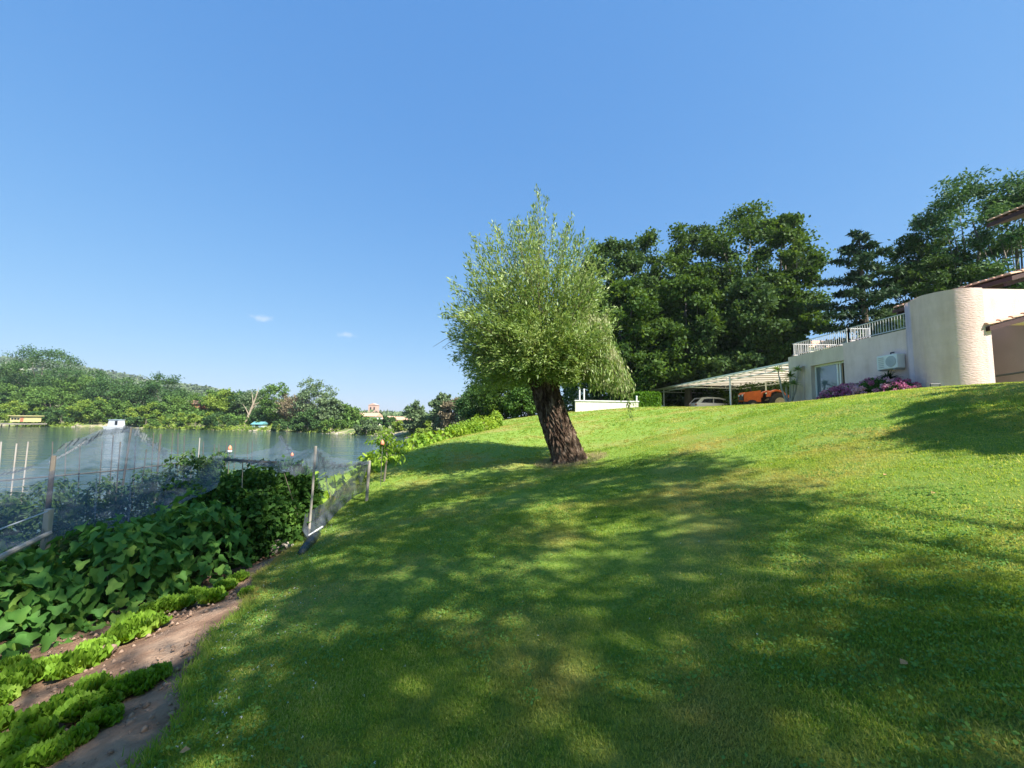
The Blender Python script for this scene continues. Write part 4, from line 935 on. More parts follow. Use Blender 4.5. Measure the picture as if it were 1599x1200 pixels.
for i, (x, y, rr, hh, mm, lab) in enumerate(hyd):
    r = np.random.default_rng(500+i); zb = Hs(x, y); t = thing('hydrangea_bush', lab, 'bush', (x, y, zb), 'hydrangeas in front of the villa')
    sc_ = 1.12
    d = unit(r.normal(size=(5000, 3))); d[:, 2] = np.abs(d[:, 2]); pts = np.array((x, y, zb+.05))+d*np.array((rr*sc_, rr*1.2, hh*sc_))*r.uniform(.6, .97, (5000, 1))
    leaves('foliage', pts, .09, M['hyd_leaf'], t, r, aspect=.7, up=.4)
    MB().tube([(x, y, zb-.1), (x, y, zb+hh*.7)], [.04, .02], 6).build('stem', M['stem'], t)
    for which in (mm, 'hyd_a' if mm == 'hyd_b' else 'hyd_b'):
        k = 48 if which == mm else 16
        d = unit(r.normal(size=(k, 3))); d[:, 2] = np.abs(d[:, 2])*.9+.05; hc = np.array((x, y, zb+.08))+d*np.array((rr*sc_, rr*1.2, hh*sc_))
        hp = np.repeat(hc, 60, 0)+unit(r.normal(size=(k*60, 3)))*.085*np.array((1, 1, .8))
        leaves('flower_heads', hp, .05, M[which], t, r, aspect=.9, up=.3)

# ------------------------------------------------------------------ the willow
def willow():
    rng = np.random.default_rng(2024); D = 11.0
    base = G(893, 721); D = base[1]; sc = D/11.0
    t = thing('willow_tree', 'leaning pollard willow with a rugged dark trunk and bushy upright crown, on the lawn', 'tree', base)
    pb = np.array(base); ph = P(846, 583, D)
    # trunk: fissured bark
    nr, nh = 120, 150; V = []
    wb = .41*sc; 
    for j in range(nh+1):
        f = j/nh; c = pb+(ph-pb)*f+np.array((.0, 0, 0)); c = c+np.array((.10*sc*math.sin(f*3.1)*-1*.5, 0, -.12*(1-f)))
        rad = wb*(1.0-.26*f+.10*math.exp(-f*14))
        if f > .82: rad *= 1+.20*math.sin((f-.82)/.18*math.pi)
        if f > .97: rad *= 1-(f-.97)*14
        for i in range(nr):
            a = 2*math.pi*i/nr
            tw = a+.35*f
            ridge = .40*abs(math.sin(tw*8.5+1.2*math.sin(f*9+a*2)+.7*math.sin(f*31+3*a)))+.28*abs(math.sin(tw*19+2*math.sin(f*15+a*3)))+.18*math.sin(f*70+9*math.sin(tw*4))+.14*math.sin(tw*43+f*55)
            lob = .10*math.sin(a*2+1+f*2)+.07*math.sin(a*3+f*4+2)
            rr = rad*(1+lob*.8)+(ridge-.3)*.085*sc+.16*sc*math.exp(-f*20)*(.7+.6*math.sin(5*a+1)+.3*math.sin(9*a))
            V.append(c+np.array((math.cos(a)*rr, math.sin(a)*rr*.95, 0)))
    idx = np.arange((nh+1)*nr).reshape(nh+1, nr); F = np.stack([idx[:-1], np.roll(idx[:-1], -1, 1), np.roll(idx[1:], -1, 1), idx[1:]], -1).reshape(-1, 4)
    tr = fast('trunk', V, F, M['willow_bark'], t, True)
    # silhouette: photo outline -> tip distance from the head, per side
    head = P(848, 575, D)
    prof = [(-42, 100, 'R'), ]
    def outline(points):
        a = []
        for x, y in points:
            q = P(x, y, D)-head; a.append((math.degrees(math.atan2(q[2], abs(q[0]))), math.hypot(q[0], q[2])))
        a = sorted(a); return np.array(a)
    Lp = outline([(722, 590), (700, 548), (692, 515), (708, 470), (712, 432), (735, 372), (770, 355), (812, 340), (838, 298)])
    Rp = outline([(905, 612), (945, 590), (962, 530), (965, 470), (955, 420), (930, 390), (905, 362), (880, 350), (858, 330), (850, 312)])
    def reach(el, side):                                   # side -1..1
        l = np.interp(el, Lp[:, 0], Lp[:, 1]); r = np.interp(el, Rp[:, 0], Rp[:, 1]); f = .5+.5*side
        return l*(1-f)+r*f
    e_ = lambda q: math.radians(q)
    tw = MB(); pts = []; dirs = []; palepts = []; paledirs = []
    N_ = 900
    for k in range(N_):
        az = rng.uniform(0, 2*math.pi); el = math.degrees(math.asin(rng.uniform(-.28, .985)))
        side = math.cos(az); Rr = reach(el, np.sign(side)*abs(side)**.6)*rng.uniform(.5, 1.0)**.6
        if el > 62: Rr *= .84
        Rr *= .93+.24*float(fbm(np.array(az*2.2), np.array(e_(el)*2.6), 21))
        if float(fbm(np.array(az*3.1+4), np.array(e_(el)*4), 22)) < -.55: continue
        if abs(side) < .6: Rr *= .94
        e = R_(el); dirv = np.array((math.cos(e)*math.cos(az), math.cos(e)*math.sin(az), math.sin(e)))
        tip = head+dirv*Rr
        s = head+np.array((math.cos(az)*.25, math.sin(az)*.25, rng.uniform(-.35, .15)))*sc
        bend = np.array((0, 0, .16*Rr*max(0, math.cos(e))))*(1 if el > -8 else .6)
        if k < 430: tw.tube([s, s*.55+tip*.45+bend*.5, tip+bend*.1], [.022*sc, .012*sc, .003*sc], 4, cap=False)
        else: pass
        nc = int(Rr*3.6/sc+2); u = np.repeat(rng.uniform(.14, 1.0, nc)**.62, 10); u = np.clip(u+rng.normal(size=len(u))*.035, .1, 1.02)
        b0 = s*1.0
        line = (1-u)[:, None]**2*b0+2*((1-u)*u)[:, None]*(s*.5+tip*.5+bend)+(u**2)[:, None]*tip
        off = np.repeat(rng.normal(size=(nc, 3)), 10, 0)*(.24*sc)*(1.08-u[:, None]*.72)+rng.normal(size=line.shape)*.045*sc
        pts.append(line+off); tdir = unit(tip-s)
        dd = tdir*.9+rng.normal(size=line.shape)*.55+np.array((0, 0, -.1)); dirs.append(dd)
    # upright leading shoots that break the outline
    for (px, py) in ((838, 290), (842, 300), (852, 308), (834, 318), (806, 340), (812, 346), (776, 356), (735, 365), (742, 385), (728, 400), (892, 338), (886, 350), (912, 360), (922, 375), (702, 440), (706, 452), (866, 335), (760, 372)):
        tip = P(px, py, D+rng.uniform(-.5, .5)); s = head+(tip-head)*.45+rng.normal(size=3)*.1
        tw.tube([s, (s+tip)/2+rng.normal(size=3)*.04, tip], [.014, .008, .003], 4, cap=False)
        n_ = 150; u = rng.uniform(0, 1, n_)[:, None]; line = s+(tip-s)*u+rng.normal(size=(n_, 3))*(.14*(1.05-u)+.02)
        pts.append(line); dirs.append(unit(tip-s)*1.1+rng.normal(size=line.shape)*.5)
    cx_ = (722, 745, 775, 812, 838, 880, 905, 930, 950); cy_ = (425, 385, 364, 352, 346, 354, 362, 384, 425)
    for k in range(62):
        px = rng.uniform(724, 948); yt = np.interp(px, cx_, cy_)+rng.exponential(22)-12+9*math.sin(px*.21)
        tip = P(px, yt, D+rng.uniform(-1.5, 1.2)); s = head+(tip-head)*.35+rng.normal(size=3)*.15
        tw.tube([s, (s+tip)/2+rng.normal(size=3)*.05, tip], [.012, .008, .003], 4, cap=False)
        n_ = 120; u = rng.uniform(0, 1, n_)[:, None]**.8; line = s+(tip-s)*u+rng.normal(size=(n_, 3))*(.20*(1.05-u)+.035)
        pts.append(line); dirs.append(unit(tip-s)*.9+rng.normal(size=line.shape)*.55)
    # sparse bare twigs at left
    for (x0_, y0_, x1_, y1_) in ((715, 520, 676, 542), (712, 528, 690, 545), (718, 545, 706, 570), (725, 540, 712, 560)):
        tw.tube([tuple(P(x0_+18, y0_-4, D)), tuple(P((x0_+x1_)/2, (y0_+y1_)/2-1, D)), tuple(P(x1_, y1_, D))], [.012, .007, .003], 4)
    # drooping pale boughs on the right
    for k in range(95):
        s = P(905+rng.uniform(-25, 45), 505+rng.uniform(-15, 55), D+rng.uniform(-.9, .7)); s = s
        tx = rng.uniform(888, 984); ty = 585+(tx-905)*.42+rng.uniform(-38, 14)
        if k < 5: tx, ty = 985+rng.uniform(-6, 6), 600+rng.uniform(-5, 10)
        tip = P(tx, ty, s[1]+rng.uniform(-.3, .3)); mid = np.array(((s[0]*.35+tip[0]*.65), (s[1]+tip[1])/2, s[2]*.8+tip[2]*.2+.1))
        u = rng.uniform(0, 1, 170)[:, None]; line = (1-u)**2*s+2*(1-u)*u*mid+u*u*tip; off = rng.normal(size=line.shape)*.06*sc
        tw.tube([s, (s+2*mid+tip)/4, tip], [.012, .008, .003], 4)
        (palepts if k % 5 < 2 else pts).append(line+off); (paledirs if k % 5 < 2 else dirs).append((tip-mid)*.5+np.array((0, 0, -.9))+rng.normal(size=line.shape)*.35)
    # dangling strand low at right
    for k in range(7):
        s = P(975+rng.uniform(-8, 5), 592, D); tip = P(995+rng.uniform(-12, 12), 650+rng.uniform(-14, 6), D); u = rng.uniform(0, 1, 16)[:, None]
        tw.tube([s, (s+tip)/2, tip], [.004, .003, .002], 4); pts.append(s+(tip-s)*u+rng.normal(size=(16, 3))*.02); dirs.append(unit(tip-s)+rng.normal(size=(16, 3))*.4)
    # low leafy collar round the head
    n_ = 5200; a = rng.uniform(0, 6.283, n_); q = np.stack([np.cos(a), np.sin(a), rng.uniform(-.55, .5, n_)], 1)*np.array((.75, .75, .8))*sc*rng.uniform(.6, 1.15, (n_, 1))+head
    pts.append(q); dirs.append(rng.normal(size=(n_, 3))+np.array((0, 0, -.5)))
    tw.build('branches', M['twig'], t)
    for nm, pp, dd, mt in (('crown', pts, dirs, 'willow'), ('drooping_bough', palepts, paledirs, 'willow_pale')):
        pp = np.vstack(pp); dd = np.vstack(dd); n = len(pp); L_ = rng.uniform(.075, .15, n)*sc
        fast(nm, leafV(pp, dd, rng.normal(size=(n, 3))+np.array((0, 0, .5)), L_, L_*.27, .1), np.arange(n*4).reshape(n, 4), M[mt], t)
    print('WILLOW leaves', sum(map(len, pts)), 'base', base)
    return base, head
def barkmat():
    m = newmat('willow_bark'); N, L = nodes(m); b = N['Principled BSDF']; b.inputs['Roughness'].default_value = .95; b.inputs['Specular IOR Level'].default_value = .1
    tc = N.new('ShaderNodeTexCoord'); mp = N.new('ShaderNodeMapping'); mp.inputs['Scale'].default_value = (1, 1, .22); mp.inputs['Rotation'].default_value = (0, .27, 0); L.new(tc.outputs['Object'], mp.inputs[0])
    n = N.new('ShaderNodeTexNoise'); n.inputs['Scale'].default_value = 11; n.inputs['Detail'].default_value = 9; n.inputs['Roughness'].default_value = .7; n.inputs['Distortion'].default_value = .6; L.new(mp.outputs[0], n.inputs['Vector'])
    r = ramp(N, [(.36, (.022, .013, .009)), (.5, (.095, .062, .042)), (.62, (.23, .17, .125)), (.75, (.42, .36, .29))]); L.new(n.outputs[0], r.inputs[0]); L.new(r.outputs[0], b.inputs['Base Color'])
    bp = N.new('ShaderNodeBump'); bp.inputs['Distance'].default_value = .09; L.new(n.outputs[0], bp.inputs['Height']); L.new(bp.outputs[0], b.inputs['Normal'])
    return m
M['willow_bark'] = barkmat()
wbase, whead = willow()

# ------------------------------------------------------------------ shade trees standing behind and beside the camera
# (their crowns throw the dappled shade over the lawn)
def inpoly(x, y, poly):
    c = np.zeros(len(x), bool); n = len(poly); j = n-1
    for i in range(n):
        xi, yi = poly[i]; xj, yj = poly[j]
        c ^= ((yi > y) != (yj > y)) & (x < (xj-xi)*(y-yi)/(yj-yi+1e-12)+xi); j = i
    return c
sd = np.array(sdir)
def shade_tree(label, base, poly, holes, n, z0, z1, seed, r0=.35, per=29, leaf=.17, cls=.26):
    r = np.random.default_rng(seed); poly = np.array(poly); lo, hi = poly.min(0), poly.max(0)
    g = r.uniform(lo, hi, (n*4, 2)); g = g[inpoly(g[:, 0], g[:, 1], poly)][:n]
    ok = np.ones(len(g), bool)
    for (hx, hy, hr, hr2) in holes: ok &= (((g[:, 0]-hx)/hr)**2+((g[:, 1]-hy)/hr2)**2) > r.uniform(.6, 1.25, len(g))
    ok &= fbm(g[:, 0]*1.3, g[:, 1]*1.3, seed) > -.8
    g = g[ok]
    zz_ = r.uniform(z0, z1, len(g)); gz = H(g[:, 0], g[:, 1]); tt = (zz_-gz)/sd[2]
    c = np.column_stack([g, gz])+sd*tt[:, None]
    t = thing('shade_tree', label, 'tree', base, 'trees shading the lawn')
    pts = np.repeat(c, per, 0)+r.normal(size=(len(c)*per, 3))*cls*np.array((1, 1, .6))
    mb = MB(); limbs(mb, base, c[r.permutation(len(c))[:40]], .2, r, n=16, top=z0-1); mb.build('trunk', M['bark_grey'], t)
    leaves('crown', pts, leaf, M['shade_leaf'], t, r, aspect=.7, up=.35)
def g2(px, py): q = G(px, py); return (q[0], q[1])
SHP = [(-9, -3), (-8.5, 4), (-7.5, 8.2), (-5, 8.6), g2(500, 800), g2(590, 762), g2(700, 745), g2(900, 722), g2(1060, 712), g2(1150, 735), g2(1185, 775), g2(1290, 800), g2(1330, 838), g2(1440, 880), g2(1540, 950), g2(1599, 1010), (3.2, 0), (2.5, -3)]
holes = []
for px, py, rx, ry in ((862, 796, .5, .55), (945, 822, .4, .4), (905, 858, .35, .3), (650, 745, .9, .7), (700, 790, .35, .3), (740, 1070, .22, .33), (720, 1000, .13, .22), (925, 1030, .28, .2), (880, 965, .22, .2), (330, 1150, .3, .22),
                       (235, 960, .5, .35), (130, 1040, .45, .3), (30, 1080, .5, .3), (560, 1120, .16, .14), (480, 840, .5, .7), (620, 900, .3, .25), (1090, 760, .5, .3), (1000, 905, .22, .12), (450, 1010, .2, .13), (1420, 1165, .22, .2), (780, 880, .3, .2), (420, 930, .3, .3), (300, 1000, .3, .25), (1200, 900, .2, .12)):
    q = G(px, py); holes.append((q[0], q[1], rx*1.4, ry*1.4))
holes.append((-5.1, 9.6, 1.7, 1.5)); holes.append((-4.7, 4.3, .45, .35)); holes.append((-5.6, 3.6, .4, .3)); holes.append((-3.3, 4.4, .5, .35)); holes.append((-3.0, 3.3, .35, .3)); holes.append((-2.9, 5.6, .35, .45)); holes.append((-6, 8.6, .6, .6))
shade_tree('leafy tree behind the camera whose crown shades the near lawn', (6.5, -6.5, 1.5), SHP, holes, 1900, 9.5, 12.5, 901)
RP = [g2(1492, 613), g2(1540, 607), (9.9, 7.6), (11.5, 7), (11.5, 3), (7.5, 3.3), g2(1590, 697), g2(1500, 690), g2(1478, 670), g2(1480, 640)]
def right_tree():
    r = np.random.default_rng(902); poly = np.array(RP); lo, hi = poly.min(0), poly.max(0); g = r.uniform(lo, hi, (900, 2)); g = g[inpoly(g[:, 0], g[:, 1], poly)][:260]
    base = (17, -1.5, 2.6); t = thing('shade_tree', 'cedar standing out of view to the right of the lawn', 'tree', base, 'trees shading the lawn'); pts = []; tips = []
    gz = H(g[:, 0], g[:, 1]); z = r.uniform(6.5, 9.5, len(g)); c = np.column_stack([g, gz])+sd*((z-gz)/sd[2])[:, None]
    pts.append(np.repeat(c, 34, 0)+r.normal(size=(len(c)*34, 3))*.24)
    for (x0, y0), (x1, y1), w_ in (((1402, 652), (1500, 628), .10), ((1410, 662), (1500, 642), .05), ((1420, 640), (1495, 622), .06), ((1424, 676), (1500, 655), .13), ((1386, 686), (1500, 668), .05), ((1438, 690), (1510, 672), .09), ((1470, 700), (1560, 688), .08), ((1455, 617), (1500, 611), .05), ((1480, 606), (1560, 602), .05), ((1570, 706), (1620, 690), .09)):
        a, b = G(x0, y0), G(x1, y1); u = r.random((int(900*w_*10*.5)+120, 1)); q = a+(b-a)*u; q = q+r.normal(size=q.shape)*w_*(.35+u)*np.array((1, 1, 0)); z = r.uniform(6.8, 7.6)
        pts.append(q+sd*((z-q[:, 2])/sd[2])[:, None]+r.normal(size=q.shape)*.03); tips.append(a+sd*((z-a[2])/sd[2]))
    mb = MB(); limbs(mb, base, np.array(tips+list(c[:20])), .3, r, n=20, top=9.5); mb.build('trunk', M['bark_grey'], t)
    leaves('crown', np.vstack(pts), .15, M['cedar'], t, r, aspect=.6, up=.35)
right_tree()

# ------------------------------------------------------------------ grass
def blades(name, pts, hgt, wid, mt, seed, per=9, spread=.03, lean=.55):
    r = np.random.default_rng(seed); n = len(pts)*per
    c = np.repeat(pts, per, 0)+np.column_stack([r.normal(size=(n, 2))*spread, np.full(n, -.006)])
    hh = np.repeat(hgt, per)*r.uniform(.5, 1.25, n); ww = np.repeat(wid, per)*r.uniform(.7, 1.3, n)
    a = r.uniform(0, 6.283, n); d = np.column_stack([np.cos(a)*lean*r.random(n)*1.4, np.sin(a)*lean*r.random(n)*1.4, np.ones(n)]); d = unit(d)
    b = a+1.57+r.normal(size=n)*.6; s = np.column_stack([np.cos(b), np.sin(b), np.zeros(n)])
    V = np.stack([c-s*ww[:, None]/2, c+s*ww[:, None]/2, c+d*hh[:, None]], 1)
    return fast(name, V, np.arange(n*3).reshape(n, 3), M[mt])
r = np.random.default_rng(31)
def scatter(n, d0, d1, p=1.0, spanm=1.32):
    d = d0+(d1-d0)*r.random(n)**p; u = r.uniform(-spanm, spanm, n); x = u*d; y = d
    k = x > edge(y)+.02; return x[k], y[k]
Px = []; hg = []; wg = []
for n, d0, d1, hh, ww, pw in ((34000, 1.3, 3.2, .021, .0060, .9), (34000, 3.0, 6.5, .026, .0090, .9), (28000, 6, 12, .034, .014, .9), (22000, 11, 24, .05, .026, .9), (8000, 22, 34, .06, .045, 1)):
    x, y = scatter(n, d0, d1, pw); z = H(x, y); Px.append(np.column_stack([x, y, z])); hg.append(np.full(len(x), hh)*(1+.18*fbm(x*1.7, y*1.7, 3))); wg.append(np.full(len(x), ww))
Px = np.vstack(Px); hg = np.concatenate(hg); wg = np.concatenate(wg)
tag(blades('lawn_grass', Px, hg, wg, 'grass', 32, per=10, spread=.035, lean=1.0), 'short green lawn grass covering the slope', 'grass', kind='stuff')
# longer grass along the garden edge and tree foot
y = r.uniform(1.2, 22, 5200); x = edge(y)+np.abs(r.normal(size=5200))*.07-.03
tag(blades('edge_grass', np.column_stack([x, y, H(x, y)]), np.full(5200, .065), np.full(5200, .007), 'grass', 33, per=6, spread=.04, lean=.9), 'uncut grass fringe between lawn and garden soil', 'grass', kind='stuff')
a = r.uniform(0, 6.283, 700); q = r.uniform(.5, .95, 700); x = wbase[0]+np.cos(a)*q; y = wbase[1]+np.sin(a)*q*.9
tag(blades('trunk_grass', np.column_stack([x, y, H(x, y)]), np.full(700, .09), np.full(700, .012), 'drygrass', 34, per=7, spread=.05, lean=.9), 'dry longer grass round the foot of the willow', 'grass', kind='stuff')
# clover leaves and white clover heads
x, y = scatter(42000, 1.3, 9, .7); k = fbm(x*1.1, y*1.1, 12)+.5*fbm(x*5, y*5, 13) > -.1; x, y = x[k], y[k]; c = np.column_stack([x, y, H(x, y)+.024])
c = np.repeat(c, 3, 0)+r.normal(size=(len(c)*3, 3))*np.array((.012, .012, .004))
tag(leaves('clover_leaves', c, .017, M['clover'], None, r, aspect=.9, up=.8), 'patches of clover leaves in the near lawn', 'clover', kind='stuff')
y = r.uniform(1.5, 9, 300); x = edge(y)+np.abs(r.normal(size=300))*.45+.05; x2, y2 = scatter(60, 2.5, 7); x = np.concatenate([x, x2]); y = np.concatenate([y, y2]); c = np.column_stack([x, y, H(x, y)+.035])
c = np.repeat(c, 6, 0)+r.normal(size=(len(c)*6, 3))*.0028
tag(leaves('clover_flowers', c, .0055, M['flower'], None, r, aspect=.9, up=.3), 'scattered white clover flowers along the lawn edge', 'flowers', kind='stuff')

# ------------------------------------------------------------------ vegetable garden
def big_leaf(c, d, nrm, L, W, V, F):
    """one lobed cucurbit leaf: five pointed fan with a raised rim"""
    d = d/np.linalg.norm(d); s = np.cross(d, nrm); s /= np.linalg.norm(s); n = np.cross(s, d)
    out = [(0, .0), (.48, -.10), (.56, .30), (.30, .52), (.26, .80), (0, 1.0), (-.26, .80), (-.30, .52), (-.56, .30), (-.48, -.10)]
    b = len(V); V.append(c+d*L*.35-n*W*.10)
    for (u, v) in out: V.append(c+d*L*v+s*W*u+n*(W*.17*abs(u)*2-L*.34*v*v))
    F += [(b, b+1+i, b+1+(i+1) % 10) for i in range(10)]
def cuc_plant(label, px, py, rx, ry, hh, n, seed, L=.20, mt='cucumber', name='cucumber_plant', grp='cucumber vines', top=True, loc=None):
    r = np.random.default_rng(seed); g_ = G(px, py) if loc is None else np.array((loc[0], loc[1], Hs(*loc)))
    t = thing(name, label, 'plant', g_, grp); V = []; F = []; vm = MB()
    tips = []
    for k in range(n):
        dd = unit(r.normal(size=3)); dd[2] = abs(dd[2]); c = g_+dd*np.array((rx, ry, hh))*r.uniform(.72, 1.05); c[2] = max(c[2], g_[2]+.06)
        out = unit(dd*np.array((1, 1, .6))+r.normal(size=3)*.35); nr = unit(out*.7+np.array((0, 0, .55))+r.normal(size=3)*.3); dr = unit(np.array((out[0], out[1], -.55))+r.normal(size=3)*.4); dr = dr-nr*dr.dot(nr)
        big_leaf(c, dr, nr, L*r.uniform(.6, 1.25), L*r.uniform(.7, 1.2), V, F)
        if k % 9 == 0: tips.append(c)
    for c in tips: vm.tube([tuple(g_), tuple((g_+c)/2+np.array((0, 0, .1))), tuple(c)], [.009, .007, .004], 5)
    me = fast('foliage', V, F, M[mt], t); vm.build('stem', M['stem'], t)
    if top:
        fv = []; 
        for k in range(3):
            dd = unit(r.normal(size=3)); dd[2] = abs(dd[2]); c = g_+dd*np.array((rx, ry, hh))*1.0
            for j in range(5): a = j*1.256; fv.append(leafV(c[None], np.array([[math.cos(a), math.sin(a), .3]]), np.array([[0, 0, 1.]]), [.035], [.03])[0])
        fv = np.array(fv); fast('flower', fv, np.arange(len(fv)*4).reshape(-1, 4), M['yellowshrub'], t)
    return t
CUC = [((-6.1, 3.3), 1.0, .75, .78, 230, 'cucumber vine at the left edge of the photo beside the wooden rail'),
       ((-5.3, 4.3), .95, .75, .88, 250, 'cucumber vine with large sunlit leaves in front of the wooden post'),
       ((-4.75, 5.1), .8, .75, 1.0, 250, 'middle cucumber vine spilling down behind the lettuces'),
       ((-4.45, 5.85), .75, .7, 1.12, 230, 'tallest dark leaved cucumber vine touching the bean hedge'),
       ((-6.2, 4.9), .8, .8, .95, 150, 'cucumber vine in the back row under the net edge')]
for i, (loc, rx, ry, hh, n, lab) in enumerate(CUC): cuc_plant(lab, 0, 0, rx, ry, hh, int(n*2.4), 600+i, loc=loc, L=.122)
# bean hedge
def bush(name, label, cat, loc, R3, n, leaf, mt, seed, grp=None, aspect=.6, box=False):
    r = np.random.default_rng(seed); zb = Hs(*loc); t = thing(name, label, cat, (*loc, zb), grp)
    d = unit(r.normal(size=(n, 3))); d[:, 2] = np.abs(d[:, 2]); d = np.sign(d)*np.abs(d)**.72
    rr = (r.uniform(.25, 1, n)**.45)[:, None]*(1+.13*fbm(d[:, 0]*5+seed, d[:, 2]*5+d[:, 1]*4, seed)[:, None])
    pts = np.array((*loc, zb))+d*np.array(R3)*rr
    leaves('foliage', pts, leaf, M[mt], t, r, aspect=aspect, up=.3, down=.5)
    mb = MB()
    for k in range(10):
        a = r.uniform(0, 6.28); mb.tube([(loc[0]+.3*math.cos(a)*R3[0], loc[1]+.3*math.sin(a)*R3[1], zb-.1), (loc[0]+.5*math.cos(a)*R3[0], loc[1]+.5*math.sin(a)*R3[1], zb+R3[2]*.85)], [.012, .005], 5)
    mb.build('stem', M['stem'], t); return t
bush('bean_row', 'tall dense dark green bean row right of the cucumber leaves', 'plant', (-4.35, 7.4), (.8, 1.1, 1.32), 15000, .095, 'bean', 620)
bush('bean_row', 'dark bean bush behind the tall bean row, under the sagging net', 'plant', (-5.5, 8.2), (.9, 1.0, 1.25), 8000, .095, 'bean', 621)
bush('bean_row', 'dark bean bush between the highest cucumber leaves and the tall bean row', 'plant', (-5.05, 7.0), (.85, .8, 1.18), 9000, .095, 'bean', 622)
# tomato plants under the net
def tomato(label, loc, hh, seed):
    r = np.random.default_rng(seed); zb = Hs(*loc); t = thing('tomato_plant', label, 'plant', (*loc, zb), 'staked tomato plants under the net'); c = []; d = []; mb = MB()
    mb.tube([(*loc, zb), (loc[0]+.05, loc[1], zb+hh*.5), (loc[0], loc[1]+.04, zb+hh)], [.014, .01, .005], 5)
    for k in range(int(hh*44)):
        z = zb+hh*r.uniform(.08, 1); a = r.uniform(0, 6.28); L_ = r.uniform(.22, .5)*(1.15-.55*(z-zb)/hh); s = np.array((loc[0], loc[1], z)); tip = s+np.array((math.cos(a)*L_, math.sin(a)*L_, r.uniform(-.18, .08)))
        mb.tube([tuple(s), tuple((s+tip)/2+np.array((0, 0, .05))), tuple(tip)], [.005, .004, .002], 4, cap=False)
        n = 16; u = r.uniform(.25, 1.05, n)[:, None]; c.append(s+(tip-s)*u+r.normal(size=(n, 3))*.045); d.append(np.tile(tip-s, (n, 1))+r.normal(size=(n, 3))*.3+np.array((0, 0, -.25)))
    c = np.vstack(c); d = np.vstack(d); n = len(c); L_ = r.uniform(.06, .12, n)
    fast('foliage', leafV(c, d, r.normal(size=(n, 3))*.6+np.array((0, 0, 1)), L_, L_*.45, .1), np.arange(n*4).reshape(n, 4), M['tomato'], t); mb.build('stem', M['stem'], t)
TOM = [(12, 6.6, 1.25, 'tomato plant nearest the left edge behind the net'), (52, 7.2, 1.2, 'tomato plant between the left edge and the dark net post'), (92, 6.9, 1.3, 'bushy tomato plant right behind the dark net post'), (30, 5.4, 1.0, 'low tomato plant behind the pale wooden rail'),
       (125, 7.6, 1.25, 'tomato plant in the back row left of the thick leaning stake'), (150, 6.6, 1.1, 'tomato plant above the gap right of the wooden post'), (178, 7.6, 1.25, 'tomato plant at the foot of the thick leaning stake'), (112, 5.7, .85, 'low tomato plant just behind the wooden post'),
       (205, 7.0, 1.1, 'tomato plant right of the thick leaning stake'), (238, 7.8, 1.3, 'tomato plant at the foot of the thick upright stake'), (262, 7.2, 1.25, 'tomato plant behind the highest cucumber leaves'), (290, 7.8, 1.5, 'tomato plant climbing above the level rail'),
       (322, 7.6, 1.45, 'tallest tomato plant, beside the bean row'), (180, 5.9, .75, 'low tomato plant touching the cucumber leaves'), (345, 8.6, 1.5, 'tomato plant rising behind the left end of the dark beam')]
TOM = [((float((px-799.5)/FPX*d), d), hh, lab) for px, d, hh, lab in TOM]
for i, (loc, hh, lab) in enumerate(TOM): tomato(lab, loc, hh*1.12, 640+i)
# stakes
r = np.random.default_rng(41)
stakes = [(205, 668, 186, 790, 8.0, 1), (188, 690, 178, 800, 7.4, 0), (177, 680, 168, 790, 8.2, 0), (251, 678, 240, 790, 8.6, 1), (240, 676, 232, 790, 9.0, 0), (270, 676, 262, 780, 9.4, 0), (278, 676, 276, 780, 9.0, 0), (288, 680, 284, 780, 9.8, 0),
          (229, 702, 216, 790, 8.0, 0), (160, 690, 152, 790, 9.0, 0), (125, 695, 122, 760, 8.2, 0), (300, 706, 296, 770, 9.0, 0), (318, 690, 314, 760, 10, 0), (335, 694, 331, 760, 10.2, 0), (342, 694, 340, 750, 10.6, 0), (354, 690, 351, 745, 10.4, 0),
          (368, 688, 364, 745, 10.8, 0), (387, 692, 385, 745, 11, 0), (312, 684, 309, 722, 11, 2), (44, 690, 38, 740, 9, 2), (26, 693, 18, 760, 8.6, 2), (2, 690, -2, 735, 8.6, 2), (82, 690, 80, 770, 8.2, 0), (103, 692, 100, 770, 8.6, 0), (212, 690, 206, 780, 9.4, 0), (394, 688, 392, 742, 11.4, 0)]
ORD = ['first', 'second', 'third', 'fourth', 'fifth', 'sixth', 'seventh', 'eighth', 'ninth', 'tenth', 'eleventh', 'twelfth', 'thirteenth', 'fourteenth', 'fifteenth', 'sixteenth', 'seventeenth', 'eighteenth', 'nineteenth', 'twentieth', 'last']
for (x0_, y0_, x1_, y1_, d, k) in stakes:
    top = P(x0_, y0_, d); b = P(x1_, y1_, d); zb = Hs(b[0], b[1])-.15; f = (zb-top[2])/(b[2]-top[2]); bt = top+(b-top)*f
    lab = {1: 'thick dark stake leaning right, taller than its neighbours' if x0_ < 230 else 'thick dark upright stake right of the leaning one', 0: 'thin dark cane standing among the tomato plants', 2: 'short pale whitish stake standing against the water'}[k]
    if k == 0: lab = ORD[sorted(a_[0] for a_ in stakes if a_[5] == 0).index(x0_)]+' thin dark cane from the left among the tomato plants'
    if k == 2 and x0_ < 300: lab = {44: 'right', 26: 'middle', 2: 'left'}[x0_]+' one of the three short pale stakes standing against the water at the left edge'
    if k == 2 and x0_ > 300: lab = 'single pale stake standing near the middle of the net row'
    o = MB().tube([tuple(bt), tuple((bt+top)/2+np.array((.01, 0, 0))), tuple(top)], {1: .018, 0: .009, 2: .012}[k], 6)
    tag(o.build('garden_stake', M['stake_pale'] if k == 2 else M['stake']), lab, 'stake', 'garden stakes behind the net' if k != 2 else 'pale garden stakes')
